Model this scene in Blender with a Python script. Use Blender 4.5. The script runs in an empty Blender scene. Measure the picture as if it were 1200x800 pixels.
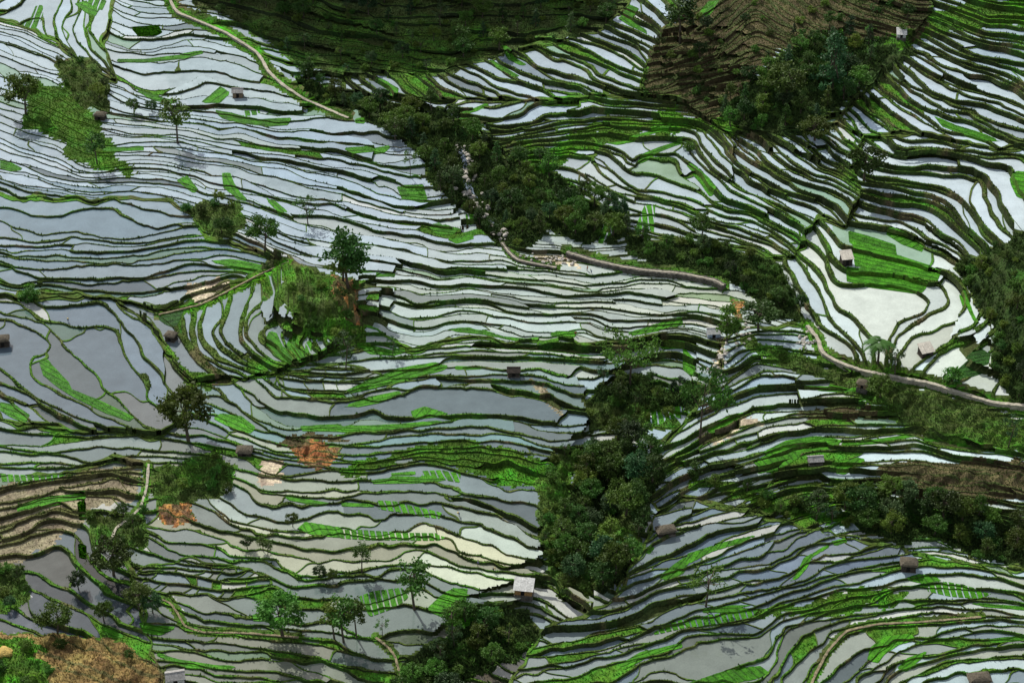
import bpy, bmesh, math, random
import numpy as np
from mathutils import Vector, Matrix, Euler

# ------------------------------------------------------------------ camera, light, exposure
sc = bpy.context.scene
IMG_W, IMG_H = 1200.0, 800.0
PITCH = math.radians(35.0)
FOC = 600.0 / math.tan(math.radians(15.0))
CAM_Z = 295.0
cam_data = bpy.data.cameras.new("camera")
cam = bpy.data.objects.new("camera", cam_data)
sc.collection.objects.link(cam)
cam.location = (0, 0, CAM_Z)
cam.rotation_euler = (math.pi / 2 - PITCH, 0, 0)
cam_data.sensor_width = 36.0
cam_data.lens = 36.0 * FOC / IMG_W
cam_data.clip_start = 1.0
cam_data.clip_end = 6000.0
sc.camera = cam

SUN_EL = math.radians(43.0)
SUN_AZ = math.radians(-28.0)          # from the view direction (+Y) towards the left
world = bpy.data.worlds.new("World")
sc.world = world
world.use_nodes = True
wn = world.node_tree.nodes; wl = world.node_tree.links
bg = wn["Background"]
sky = wn.new("ShaderNodeTexSky")
sky.sky_type = 'NISHITA'; sky.sun_disc = False
sky.sun_elevation = SUN_EL; sky.sun_rotation = SUN_AZ
sky.air_density = 1.2; sky.dust_density = 2.0
tc = wn.new("ShaderNodeTexCoord")
mp = wn.new("ShaderNodeMapping"); mp.inputs['Scale'].default_value = (1.0, 1.0, 2.0)
nz = wn.new("ShaderNodeTexNoise"); nz.inputs['Scale'].default_value = 3.2; nz.inputs['Detail'].default_value = 7.0; nz.inputs['Roughness'].default_value = 0.58
rp = wn.new("ShaderNodeValToRGB"); rp.color_ramp.elements[0].position = 0.44; rp.color_ramp.elements[1].position = 0.66
mx = wn.new("ShaderNodeMixRGB"); mx.inputs[2].default_value = (13.0, 13.0, 13.2, 1)
wl.new(tc.outputs['Generated'], mp.inputs['Vector']); wl.new(mp.outputs[0], nz.inputs['Vector'])
wl.new(nz.outputs[0], rp.inputs[0]); wl.new(rp.outputs[0], mx.inputs[0]); wl.new(sky.outputs[0], mx.inputs[1])
wl.new(mx.outputs[0], bg.inputs['Color'])
bg.inputs['Strength'].default_value = 0.085

sun_data = bpy.data.lights.new("sun", 'SUN')
sun = bpy.data.objects.new("sun", sun_data)
sc.collection.objects.link(sun)
sun_data.energy = 4.9; sun_data.angle = math.radians(0.53); sun_data.color = (1.0, 0.97, 0.915)
sun_dir = Vector((math.sin(SUN_AZ) * math.cos(SUN_EL), math.cos(SUN_AZ) * math.cos(SUN_EL), math.sin(SUN_EL)))
sun.rotation_euler = sun_dir.to_track_quat('Z', 'Y').to_euler()
sc.view_settings.view_transform = 'Standard'
sc.view_settings.look = 'None'
sc.view_settings.gamma = 1.0
sc.view_settings.exposure = 0.0
sc.cycles.max_bounces = 5; sc.cycles.diffuse_bounces = 2; sc.cycles.glossy_bounces = 2; sc.cycles.transmission_bounces = 2
sc.cycles.caustics_reflective = False; sc.cycles.caustics_refractive = False

rng = np.random.default_rng(7)
random.seed(7)

def haze_box(density):
    """the thin air of the valley: one closed box of even density round the camera and the ground"""
    me = bpy.data.meshes.new('haze'); bm = bmesh.new(); bmesh.ops.create_cube(bm, size=1.0)
    for v in bm.verts: v.co = (v.co.x * 5000, v.co.y * 5000 + 500, -30 + (v.co.z + .5) * 340)
    bm.to_mesh(me); bm.free()
    o = bpy.data.objects.new('haze', me); sc.collection.objects.link(o); o['kind'] = 'stuff'
    m = bpy.data.materials.new('valley_air'); m.use_nodes = True; nt = m.node_tree
    nt.nodes.remove(nt.nodes['Principled BSDF'])
    pv = nt.nodes.new('ShaderNodeVolumePrincipled'); pv.inputs['Density'].default_value = density; pv.inputs['Color'].default_value = (.72, .84, 1.0, 1); pv.inputs['Anisotropy'].default_value = .3
    nt.links.new(pv.outputs[0], nt.nodes['Material Output'].inputs['Volume'])
    me.materials.append(m)
# ------------------------------------------------------------------ survey of the valley (guides, outlines, colours)
STROKES = """\
1 9 380,95 430,130 500,135 590,155
1 9 380,165 450,180 540,185 570,165 640,155 740,170
1 16,8 400,212 500,215 600,205 700,195 780,210
1 14 470,290 540,305 620,290 700,260 790,255
1 12 640,345 700,300 730,275 800,275
1 8 375,210 430,260 470,310 530,345 600,358 720,365 800,350 900,345 1000,365 1050,375
1 7 740,385 800,410 880,430 960,435 1010,410 1090,390
1 7 370,400 450,405 560,420 700,430 760,460 820,440
1 7 310,420 400,440 480,460 560,470
1 7 300,470 370,500 440,500 510,485 600,495 700,510 800,530 900,545 1000,545 1185,575
1 7 880,460 960,490 1050,495 1150,500
1 7 630,490 700,530 780,545 870,575 980,580 1060,610 1185,640
1 8 360,525 500,520 600,520
1 9 640,575 740,570 830,590 900,650 950,690 1050,750 1185,780
1 8 480,600 600,600 680,620 720,660
1 7 440,660 560,650 650,665 760,695 850,720
1 6 0,640 60,660 200,660 330,665 420,650
1 12,6 30,670 60,700 150,690 300,690 450,680 600,705
1 48,12 60,700 120,725 250,735 400,725 450,755 540,795
1 8 0,430 100,480 200,520 260,580
1 9 0,480 60,510 150,530 240,560
1 9 0,600 80,610 160,650
1 9 0,330 60,350 160,380 230,420
1 11 0,225 80,262 160,270
1 9 0,170 80,200 170,240
1 6 0,100 80,120 150,160 210,180 290,220 370,270 440,300
1 10 160,90 190,140 240,180
1 12 300,85 290,150 330,190 400,260 r1,-.5
1 12 340,70 310,110 340,160 380,200 r1,-.5
1 14 40,80 90,45 100,20
1 14 250,60 220,100 240,140 r1,-.5
2 11 270,255 310,290 350,330 385,345
2 10 330,245 370,290 430,310 530,330
2 11 400,235 440,265 500,300 545,325 680,345
2 15,10 490,195 530,235 600,270 660,295 760,335 830,335
2 9 545,175 580,215 640,255 690,290 760,300 830,320
2 10 640,155 700,205 770,230 830,245 890,290 960,320 1025,325
2 10 690,150 750,190 830,215 870,230 890,270
2 10 740,145 800,165 860,185 920,215
2 10 830,110 900,145 960,165 1020,200 1040,225
2 9 880,95 940,130 1000,150 1040,175 1075,205
2 10 920,85 980,110 1040,135 1080,140
2 11 1040,60 1080,80 1110,110
2 12 1060,10 1090,40 1120,70
2 11 10,245 30,280 50,310
2 11 70,280 110,310 130,325
2 10 110,260 150,290 170,330
2 8 200,345 330,355 440,330 520,335 600,350 700,355 850,350 1000,345 1180,360
2 14 640,370 620,410 590,450 r-1,-.6
2 18 700,365 680,420 650,450 r-1,-.6
2 18 770,365 760,400 720,430 r-1,-.6
2 14 835,360 850,390 840,405 r-1,-.6
2 6 560,490 640,460 740,425 840,405 950,390 1050,375 1180,370
2 5 600,500 700,480 800,450 900,425 1000,410 1180,410
2 6 690,510 760,510 860,470 910,435 1000,415
2 8 910,500 980,490 1060,470 1130,440 1180,430
2 9 1020,575 1030,530 1090,510 1185,470
2 9 690,545 720,580 770,620
2 9 800,515 850,570 880,630 910,665
2 9 860,545 890,600 940,640 970,665
2 9 910,545 940,600 990,650
2 9 985,560 1010,610 1030,660 1090,680 1150,700
2 9 1040,590 1100,620 1170,670
2 9 0,460 90,455 140,470 185,490
2 8 0,490 100,490 190,500
2 8 0,520 80,515 190,510
2 8 70,545 150,540 230,525
2 8 130,590 200,595 290,595
2 9 0,530 60,560 120,590 160,625 200,680
2 9 0,620 60,640 130,675 210,690 310,705
2 8 0,690 50,715 120,735 200,755 340,775
2 8 340,740 420,745 500,770
3 11 555,365 575,400 600,440 640,470
3 10 600,360 630,400 670,445 700,465
3 10 640,340 670,380 710,410 740,450 760,465
3 10 685,330 720,370 760,400 800,440 830,470
3 11 740,300 770,340 820,380 870,410 900,440
3 10 770,270 830,310 870,350 930,380 1000,385 1050,430
3 9 800,240 860,290 920,320 1000,350 1100,370
3 9 830,220 900,260 960,290 1040,310 1130,350
3 9 850,180 920,230 1000,255 1080,280 1140,310 1185,350
3 9 900,170 960,210 1050,235 1120,250 1170,290
3 8 930,150 1000,190 1080,205 1180,225
3 8 1000,155 1070,180 1170,180
3 8 950,100 1040,130 1100,140 1185,170
3 8 980,70 1060,95 1120,95 1185,115
3 9 1010,40 1080,60 1185,60
3 9 1050,15 1120,20 1185,30
3 8 640,475 700,470 800,470 900,480 1000,500 1100,520 1185,510
3 10,8 690,500 720,540 770,555 860,535 960,545 1060,560 1185,545
3 9 650,580 720,590 850,585 1000,590
3 8,16 670,620 740,615 820,635 900,660 960,690 1020,740 1040,790
3 14 1000,590 1030,630 1060,690 1070,750 r1,-.5
3 22 1125,585 1140,640 1160,700 r1,-.3
3 8 640,665 720,680 800,690 880,700 930,740 960,790
3 8 650,700 740,715 830,720 900,760
3 9 0,520 40,560 80,600 110,620
3 8 60,510 100,560 150,610 190,640
3 8 160,480 190,530 240,580 290,610
3 8 215,475 260,510 290,570 330,610
3 8 310,470 350,520 380,580 420,610 440,640
3 8 400,480 440,530 480,580 540,600 600,640
3 9 500,480 540,530 580,550 600,600
3 16,10 350,680 400,695 470,700 520,730 560,790
3 14,10 270,710 340,720 430,745 490,790
3 8 160,740 250,730 330,760 400,795
3 9 440,650 520,680 580,720 600,770
4 7,48 0,55 130,60 220,35 270,22 360,45 430,40 520,18
4 6 0,90 120,90 240,60 330,55 440,65 560,62 640,60 800,75 900,100 985,120
4 7 50,115 90,105 200,110 330,110 440,100 600,75
4 9 0,110 60,130 180,150 300,150 420,155 560,140 680,105 800,95
4 7 0,145 80,165 140,185 220,175 330,175 460,165 560,155 700,130 900,135 970,130
4 10 0,165 60,200 140,195 250,205 350,205 420,185
4 8 80,215 160,210 280,222 350,220 430,235 520,200 620,170 720,160 860,150
4 8 0,240 120,245 260,240 390,245
4 14 420,240 500,270 590,265 700,255 780,215 830,175
4 28,10 130,275 240,270 360,270 390,300
4 22 110,270 150,320 210,345 260,370 310,380 360,345 390,318
4 28 310,375 310,430 350,510 380,580 430,620 r1,-.3
4 26 405,360 410,420 440,490 440,570 480,620 540,670 r1,-.3
4 24 460,390 480,480 520,560 530,640 r1,-.3
4 22 540,400 540,460 580,520 610,560 r1,-.3
4 22 70,360 70,440 85,510 140,560 220,600 350,650 420,680 r1,-.6
4 16 140,350 170,420 120,460 115,510 150,550 200,590 290,610 r1,-.6
4 12 0,340 70,350 140,350
4 12 0,520 70,550 110,600 200,630 330,680 480,700
4 9 0,560 60,580 130,620
4 7 0,680 80,705 200,710 330,715 500,720 600,745
4 7 0,730 120,730 260,735 400,735 530,750 640,770
4 8 0,765 100,785 230,775 400,765 550,770
4 14 390,260 420,310 500,360 570,395
4 14 430,240 470,275 520,310 560,340
4 9 690,345 690,390 720,430 790,480 850,510 r1,-.5
4 9 735,330 720,370 760,430 830,480 920,510 r1,-.5
4 9 830,360 830,400 880,460 950,500 r1,-.5
4 9 870,345 855,390 900,440 950,490 985,500 r1,-.5
4 9 945,310 900,370 900,410 960,460 1010,490 r1,-.5
4 9 1030,360 1000,420 1040,480 r1,-.5
4 10 590,440 640,480 740,530 860,530 930,530
4 14 540,450 590,500 640,540 680,570
4 8,18 850,600 900,650 1000,690 1180,690
4 18,8 905,560 950,610 1060,615 1185,600
4 8 920,540 960,590 1050,600 1130,590
4 7 980,540 1080,560 1185,570
5 8 60,70 140,80 200,100 270,130 330,170
5 7 60,130 150,135 240,145 350,130 410,120
5 8 290,0 330,40 400,90 470,100 560,120 620,160 700,180 760,210 830,225
5 6 60,210 160,215 240,205 330,220 440,200 540,205 640,200 730,205 860,235 900,235
5 7 80,240 180,255 260,280 330,260 450,245 560,260 680,275 800,285
5 7 330,320 400,290 500,275 580,300 680,310 780,290 880,250 980,235 1080,240
5 7 85,255 150,320 230,370 320,380 350,350 420,335 540,345 640,360 720,345 820,315
5 18,7 65,270 100,320 170,370 250,380 350,370 440,355 530,375 620,400 690,400 800,375
5 6,18 75,330 130,370 200,420 280,430 380,410 480,400 580,410 700,410 800,400 940,400
5 8 820,310 900,300 1000,305 1120,305
5 8 870,325 930,360 1000,365 1100,345 1185,325
5 8 840,225 940,215 1040,200 1140,205 1185,220
5 10 1000,240 1060,270 1110,300
5 7 610,150 720,150 800,165 870,190 980,195
5 7 0,550 80,530 180,500 280,475 400,460 520,470 600,460 720,445
5 6 0,500 100,490 200,470 320,450 450,440 560,440 700,440 800,450 900,440 1000,420
5 6 0,470 120,450 240,440 400,425 520,425 640,430
5 8 0,580 120,560 250,530 350,500 470,490 580,490 700,490 800,480 930,500
5 9 20,600 150,570 300,545 420,520 540,510 640,515 760,520 830,545
5 26,8 200,570 300,560 420,570 560,570 640,620 690,650 750,665
5 6,26 95,630 160,660 240,655 300,630 360,655 480,640 600,655 700,670 780,690
5 12 600,545 660,540 720,590 750,650
5 6 0,700 120,710 240,700 360,680 480,675 600,680
5 7 0,740 120,730 260,710 400,705 520,700 600,720
5 8 100,780 220,760 380,745 500,745 580,740
5 10 690,490 740,560 800,600
6 9 0,210 50,225 120,225
6 8 0,270 60,265 130,280
6 14 365,150 400,210 440,270 470,340 r1,-.4
6 14 420,145 470,200 500,250 510,320 r1,-.4
6 13 490,60 520,110 545,160 r1,-.4
6 50,10 545,190 640,195 740,215 840,225
6 14 840,225 875,270 840,320 770,350 730,390 r1,.6
6 10,40 540,290 590,320 630,370 660,390
6 14 890,190 930,260 920,300 850,330 760,360 720,400 r1,.6
6 14 970,310 900,330 820,390 780,430 r1,.7
6 24 580,40 680,75 740,90
6 26,24 590,80 700,110 800,135 900,165
6 24 570,150 650,160 760,190 850,215
6 8 850,75 900,85 950,115
6 8 900,40 960,60 1010,90
6 8 200,20 300,50 370,100 420,140
6 9 290,0 380,60 440,120
6 9 0,50 150,70 260,100 340,140
6 8 190,510 250,465 330,480 400,490 500,530
6 6 140,570 200,530 270,490 350,500 450,530 590,555
6 6 120,650 190,600 260,570 380,560 480,560 600,565
6 6 130,640 230,620 330,600 450,590 560,580 680,600
6 7 150,700 250,660 370,640 520,625 680,620
6 7 0,740 80,690 180,650 230,645
6 7 440,720 560,690 660,665 780,655
6 7 270,790 360,740 460,720 560,735 700,715 820,710
6 7 400,790 480,760 580,755 720,740 800,715
6 7 820,710 900,740 1000,755 1100,760 1185,780
6 8 730,580 830,610 900,635
7 10 0,45 180,45 300,30 420,10 560,5 640,20
7 10 0,75 150,80 280,65 400,40 500,40
7 10 0,180 80,160 180,120 270,105 380,90 430,110
7 10 0,230 60,200 150,160 250,130 340,115
7 10 0,265 80,230 150,210 200,205 250,240
7 11 0,310 60,290 120,240 160,230
7 16 0,345 70,330 110,310
7 20 160,465 230,480 290,510 340,540
7 22 95,480 150,520 190,530
7 16 60,545 150,580 240,600
7 18 300,290 320,360 360,420 400,440 460,480 r1,-.6
7 15,10 700,180 760,225 840,270 950,280 1060,290
7 14,12 690,270 800,290 900,305 960,330 1050,365 1100,400 1185,410
7 12 630,300 700,300 780,340 850,370 950,385 1040,420 1130,430
7 10,18 810,130 870,190 960,220 1060,220 1120,200
7 12 960,150 1040,185 1185,190
7 10 980,120 1080,120 1185,130
7 10 600,360 700,370 790,400 900,385 1000,430
7 8 440,430 540,470 650,480 760,495 870,470 950,460 1060,470 1180,490
7 22,8 560,480 680,495 790,520 860,560
7 8,20 550,510 640,570 700,600 850,610 960,620 1080,630 1185,635
7 9 500,650 600,640 720,630 850,660 950,650
7 9 550,665 680,660 800,690 920,685
7 9 540,710 640,730 760,740 860,740
8 6 0,65 80,65 180,45 280,25 370,40
8 7 0,95 90,90 180,85 300,95 400,110
8 10 0,125 120,125 240,130 330,145 400,185 480,215 540,250
8 12 110,110 250,100 380,115 440,145 530,165 620,195 650,260
8 14 430,75 480,105 560,125 640,130 720,150 770,185
8 14,10 0,190 80,190 120,220 220,230 330,250 400,270 470,300 550,340 610,380
8 9 30,170 150,200 280,220 360,230 440,240 520,290 600,340 640,370
8 11 430,240 520,250 600,300 680,370 720,400
8 11 0,270 80,300 200,305 330,300 380,300 430,340 530,360 610,380
8 11 0,335 80,330 200,315 320,320 370,345 460,375 560,400 640,400 690,430
8 10 0,365 60,380 180,365 270,345 350,360 440,385 540,410
8 11 0,420 100,410 220,380 330,365
8 12 0,460 80,455 200,440
8 12,15 390,440 480,440 590,440 660,460
8 22 40,550 100,570 180,540 260,540 320,580
8 7 900,520 960,510 1040,480 1120,445 1185,430
8 7 910,560 1000,540 1100,490 1185,460
8 8 950,600 1040,570 1120,540 1185,515
8 8 680,690 800,680 880,660 960,630 1080,630 1185,600
8 9 810,720 880,690 950,680 1185,650
8 14,8 1000,770 1040,740 1120,720 1185,700
8 8 1000,260 1060,220 1185,180
8 9 1110,300 1185,270
9 7 0,190 120,190 230,205
9 7 0,260 100,235 240,240 330,240 430,260
9 8 0,345 80,315 180,295 270,280
9 8 0,410 60,380 170,330 280,290 360,265 430,262
9 9 180,410 260,380 300,330 370,290 450,270
9 10 200,420 310,410 370,380 400,320 470,290 530,290
9 10 100,470 200,440 330,440 380,410 420,350 480,310 570,300
9 10 430,440 440,390 500,350 580,320
9 9 160,480 260,460 360,450 440,445 560,420 640,380 720,365
9 8 390,500 470,460 560,445 640,450 720,420 820,400
9 8 280,515 380,500 450,500 540,470 660,450 780,420 850,400 950,405 1050,430 1120,470 1185,520
9 8 760,440 840,455 960,480 1050,510 1185,525
9 8 400,570 520,560 650,540 740,510 850,490 960,520 1080,530 1185,545
9 8 500,610 620,600 700,590 820,580 950,575 1100,565 1185,580
9 42,8 0,640 80,650 200,640 250,645
9 20,42 50,790 80,770 200,740 280,720
9 14 330,660 320,740 290,790 r-1,-.4
9 16 430,740 440,700 500,640 r-1,-.4
9 14 560,620 500,690 450,790 r-1,-.4
9 14 640,620 590,680 560,740 500,790 r-1,-.6
9 10 720,730 760,690 850,660 980,610 1080,600
9 9 740,750 850,690 960,650 1080,620 1185,610
9 8 860,740 960,690 1050,650 1185,630
9 20,8 960,740 1080,720 1185,715
2 8 0,60 200,60 400,40 560,20 780,10
2 9 0,150 150,190 370,220
2 10 350,110 480,110 640,120 760,90
1 10 680,20 820,40 1000,90 1185,130
3 6 690,20 780,60 900,50
3 6 300,60 380,110 440,150
3 6 0,200 100,160 200,60
7 7 470,470 520,425 600,410 700,420 800,425
7 7 480,480 600,480 720,490 850,480
4 5 980,520 1080,535 1185,540
5 5 0,520 80,515 180,495
"""
REGIONS = """\
crescent 0.25: 155,678 170,664 200,657 235,655 290,664 312,672 322,683 290,697 256,702 216,698 175,693
dense 0.2: 322,442 345,432 400,428 455,440 470,452 430,462 390,470 340,468 325,458
corner 0.5: -150,-150 140,-150 130,20 118,55 135,95 100,75 60,48 20,28 -150,0
bank 0.26: -150,228 60,233 200,236 225,255 240,280 290,290 335,303 300,320 265,332 185,364 130,347 -150,347
strip 0.3: -150,347 130,347 165,368 190,400 205,430 225,460 215,490 190,510 110,507 0,496 -150,496
knoll 0.7: 130,347 185,366 240,355 335,305 415,335 422,378 425,392 345,430 320,440 230,447 205,430 190,400 165,368
low 0.6: -150,565 60,555 140,537 172,543 165,594 135,625 150,660 165,700 170,740 190,790 190,950 -150,950
spur 0.9: 400,85 520,85 560,70 640,50 700,40 735,10 760,-150 800,-150 800,0 765,60 750,100 755,115 640,118 560,114 500,118 440,118 400,110
shade 0.8: 195,-150 760,-150 735,10 700,40 640,50 560,70 520,85 400,85 350,80 310,60 230,22 195,5
hill 0.9: 800,-150 1080,-150 1090,10 1060,50 1020,100 985,130 960,150 850,152 800,120 755,115 750,100 765,60 800,0
east 0.9: 985,130 1020,100 1060,50 1090,10 1080,-150 1350,-150 1350,172 1171,175 1137,169 1104,162 1070,158 1010,160 985,142
fan 0.7: 440,118 500,118 560,114 640,118 755,115 800,120 850,152 960,150 985,142 1010,160 1000,195 1010,225 990,262 960,255 930,300 900,300 860,290 740,275 640,250 600,190 560,150 440,130
pond 0.9: 1010,160 1070,158 1104,162 1137,169 1171,175 1350,172 1350,520 1170,470 1090,447 1010,432 965,412 945,380 915,330 900,300 930,300 960,255 990,262 1010,225 1000,195
foot 0.32: 770,600 800,585 880,600 930,615 1000,630 1060,645 1150,665 1350,680 1350,950 560,950 600,790 640,745 720,700 750,650
south 0.36: 850,400 870,385 945,380 965,412 1010,432 1090,447 1170,470 1350,520 1350,680 1150,665 1060,645 1000,630 930,615 880,600 800,585 770,600 740,560 800,500 840,440
middle 0.20: 425,376 444,390 468,407 495,410 528,403 562,400 596,403 636,403 670,400 717,400 760,402 850,400 840,440 800,500 740,560 770,600 750,650 720,700 640,745 600,790 560,950 190,950 190,790 170,740 165,700 150,660 135,625 165,594 172,543 140,537 60,555 -150,565 -150,496 0,496 110,507 190,510 215,490 225,460 230,447 320,440 345,430 425,392
main 0.13: -150,-150 1350,-150 1350,950 -150,950
"""
CLASSES = """\
wood: 662,590 685,550 705,522 730,512 765,532 782,560 760,592 748,640 728,676 696,694 668,676 655,640
wood: 985,590 1015,572 1050,580 1100,595 1150,600 1200,615 1300,630 1300,668 1200,662 1150,656 1100,634 1060,636 1010,622
wood: 690,466 700,450 735,438 760,444 780,456 840,446 846,458 800,478 740,480 700,484
wood: 345,87 400,105 470,132 520,126 560,162 600,188 640,190 690,235 735,250 735,285 690,282 640,268 620,285 580,290 560,268 540,240 508,220 500,190 468,168 420,135 360,112
wood: 735,278 800,282 860,292 900,302 930,340 945,375 900,375 880,345 845,325 780,308 730,298
wood: 835,150 850,110 890,90 920,60 960,40 1000,45 1060,42 1070,58 1045,80 1015,100 982,128 955,152 900,156 860,153
wood: 1118,312 1160,287 1210,268 1320,250 1320,520 1200,478 1185,470 1165,430 1165,400 1150,360
shade: 195,-150 730,-150 732,10 700,38 640,48 560,70 520,85 440,86 400,90 350,80 318,50 262,18 225,5
wood: 560,715 590,705 620,720 640,740 600,770 550,790 520,830 465,830 475,770 520,745 545,722
scrub: 333,306 360,312 418,335 430,392 425,402 398,404 372,396 350,385 335,350
grass: 15,95 55,88 100,112 120,148 166,205 150,214 112,200 72,178 30,150
scrub: 70,72 108,72 128,100 122,128 95,122 75,100
scrub: 215,247 240,232 275,237 288,260 275,280 238,272
scrub: -60,655 30,665 35,700 10,716 -60,720
scrub: 100,605 130,600 172,600 172,640 130,640 108,640
scrub: 180,552 250,530 272,545 268,578 215,588 182,588
grass: 600,160 640,165 700,140 790,122 850,137 880,155 800,150 740,160 690,175 640,200 600,190
grass: 840,722 890,708 960,698 1035,680 1070,690 1060,706 980,720 900,726
grass: 380,558 430,528 520,516 600,518 620,540 640,560 610,572 560,556 480,540 420,558
scrub: 860,395 930,412 1000,440 1100,462 1200,492 1300,510 1300,540 1200,532 1100,510 1050,490 1000,462 950,440 880,412
grass: 1030,55 1065,22 1110,6 1300,-30 1300,20 1180,28 1100,38 1060,52
grass: 190,402 225,430 255,440 250,458 215,445
grass: 600,515 650,545 690,520 690,545 640,565 615,540
scrub: 690,700 735,655 752,630 745,610 730,600 700,640 660,690
brown: 760,60 800,20 850,-40 1100,-60 1080,40 1000,42 950,40 910,60 880,90 850,125 830,145 800,118 752,112
gold: -60,748 22,738 90,740 150,752 188,790 188,860 -60,860
orange: 338,520 362,515 398,524 394,543 372,551 352,541
brown: 322,520 345,506 395,508 410,520 360,514 340,520
orange: 386,318 418,334 424,376 408,374 394,350
brown: 1030,548 1080,537 1200,536 1300,540 1300,572 1130,588 1062,580 1032,562
orange: 182,588 225,582 230,608 192,613
orange: 855,350 872,352 870,374 860,370
brown: 935,477 1020,475 1030,486 950,490
sand: 820,502 880,487 895,494 850,514 822,520
dry: -60,575 60,560 110,547 165,545 160,580 120,590 100,602 60,640 -60,690
dry: 620,442 645,455 660,492 640,472
sand: 212,332 265,326 265,342 232,355
sand: 305,535 330,540 325,560 305,572
sand: 838,390 850,395 845,430 838,440
sand: 620,292 680,302 680,312 630,306
grass: -60,752 25,742 52,758 60,800 45,860 -60,860
grass: 800,545 840,562 900,582 980,592 1005,620 930,608 880,594 805,572
scrub: 626,560 655,532 692,522 705,520 672,560 655,600 652,640 668,690 690,706 660,700 640,670 632,620
scrub: 680,468 720,474 780,478 795,500 740,508 690,502
"""
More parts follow.
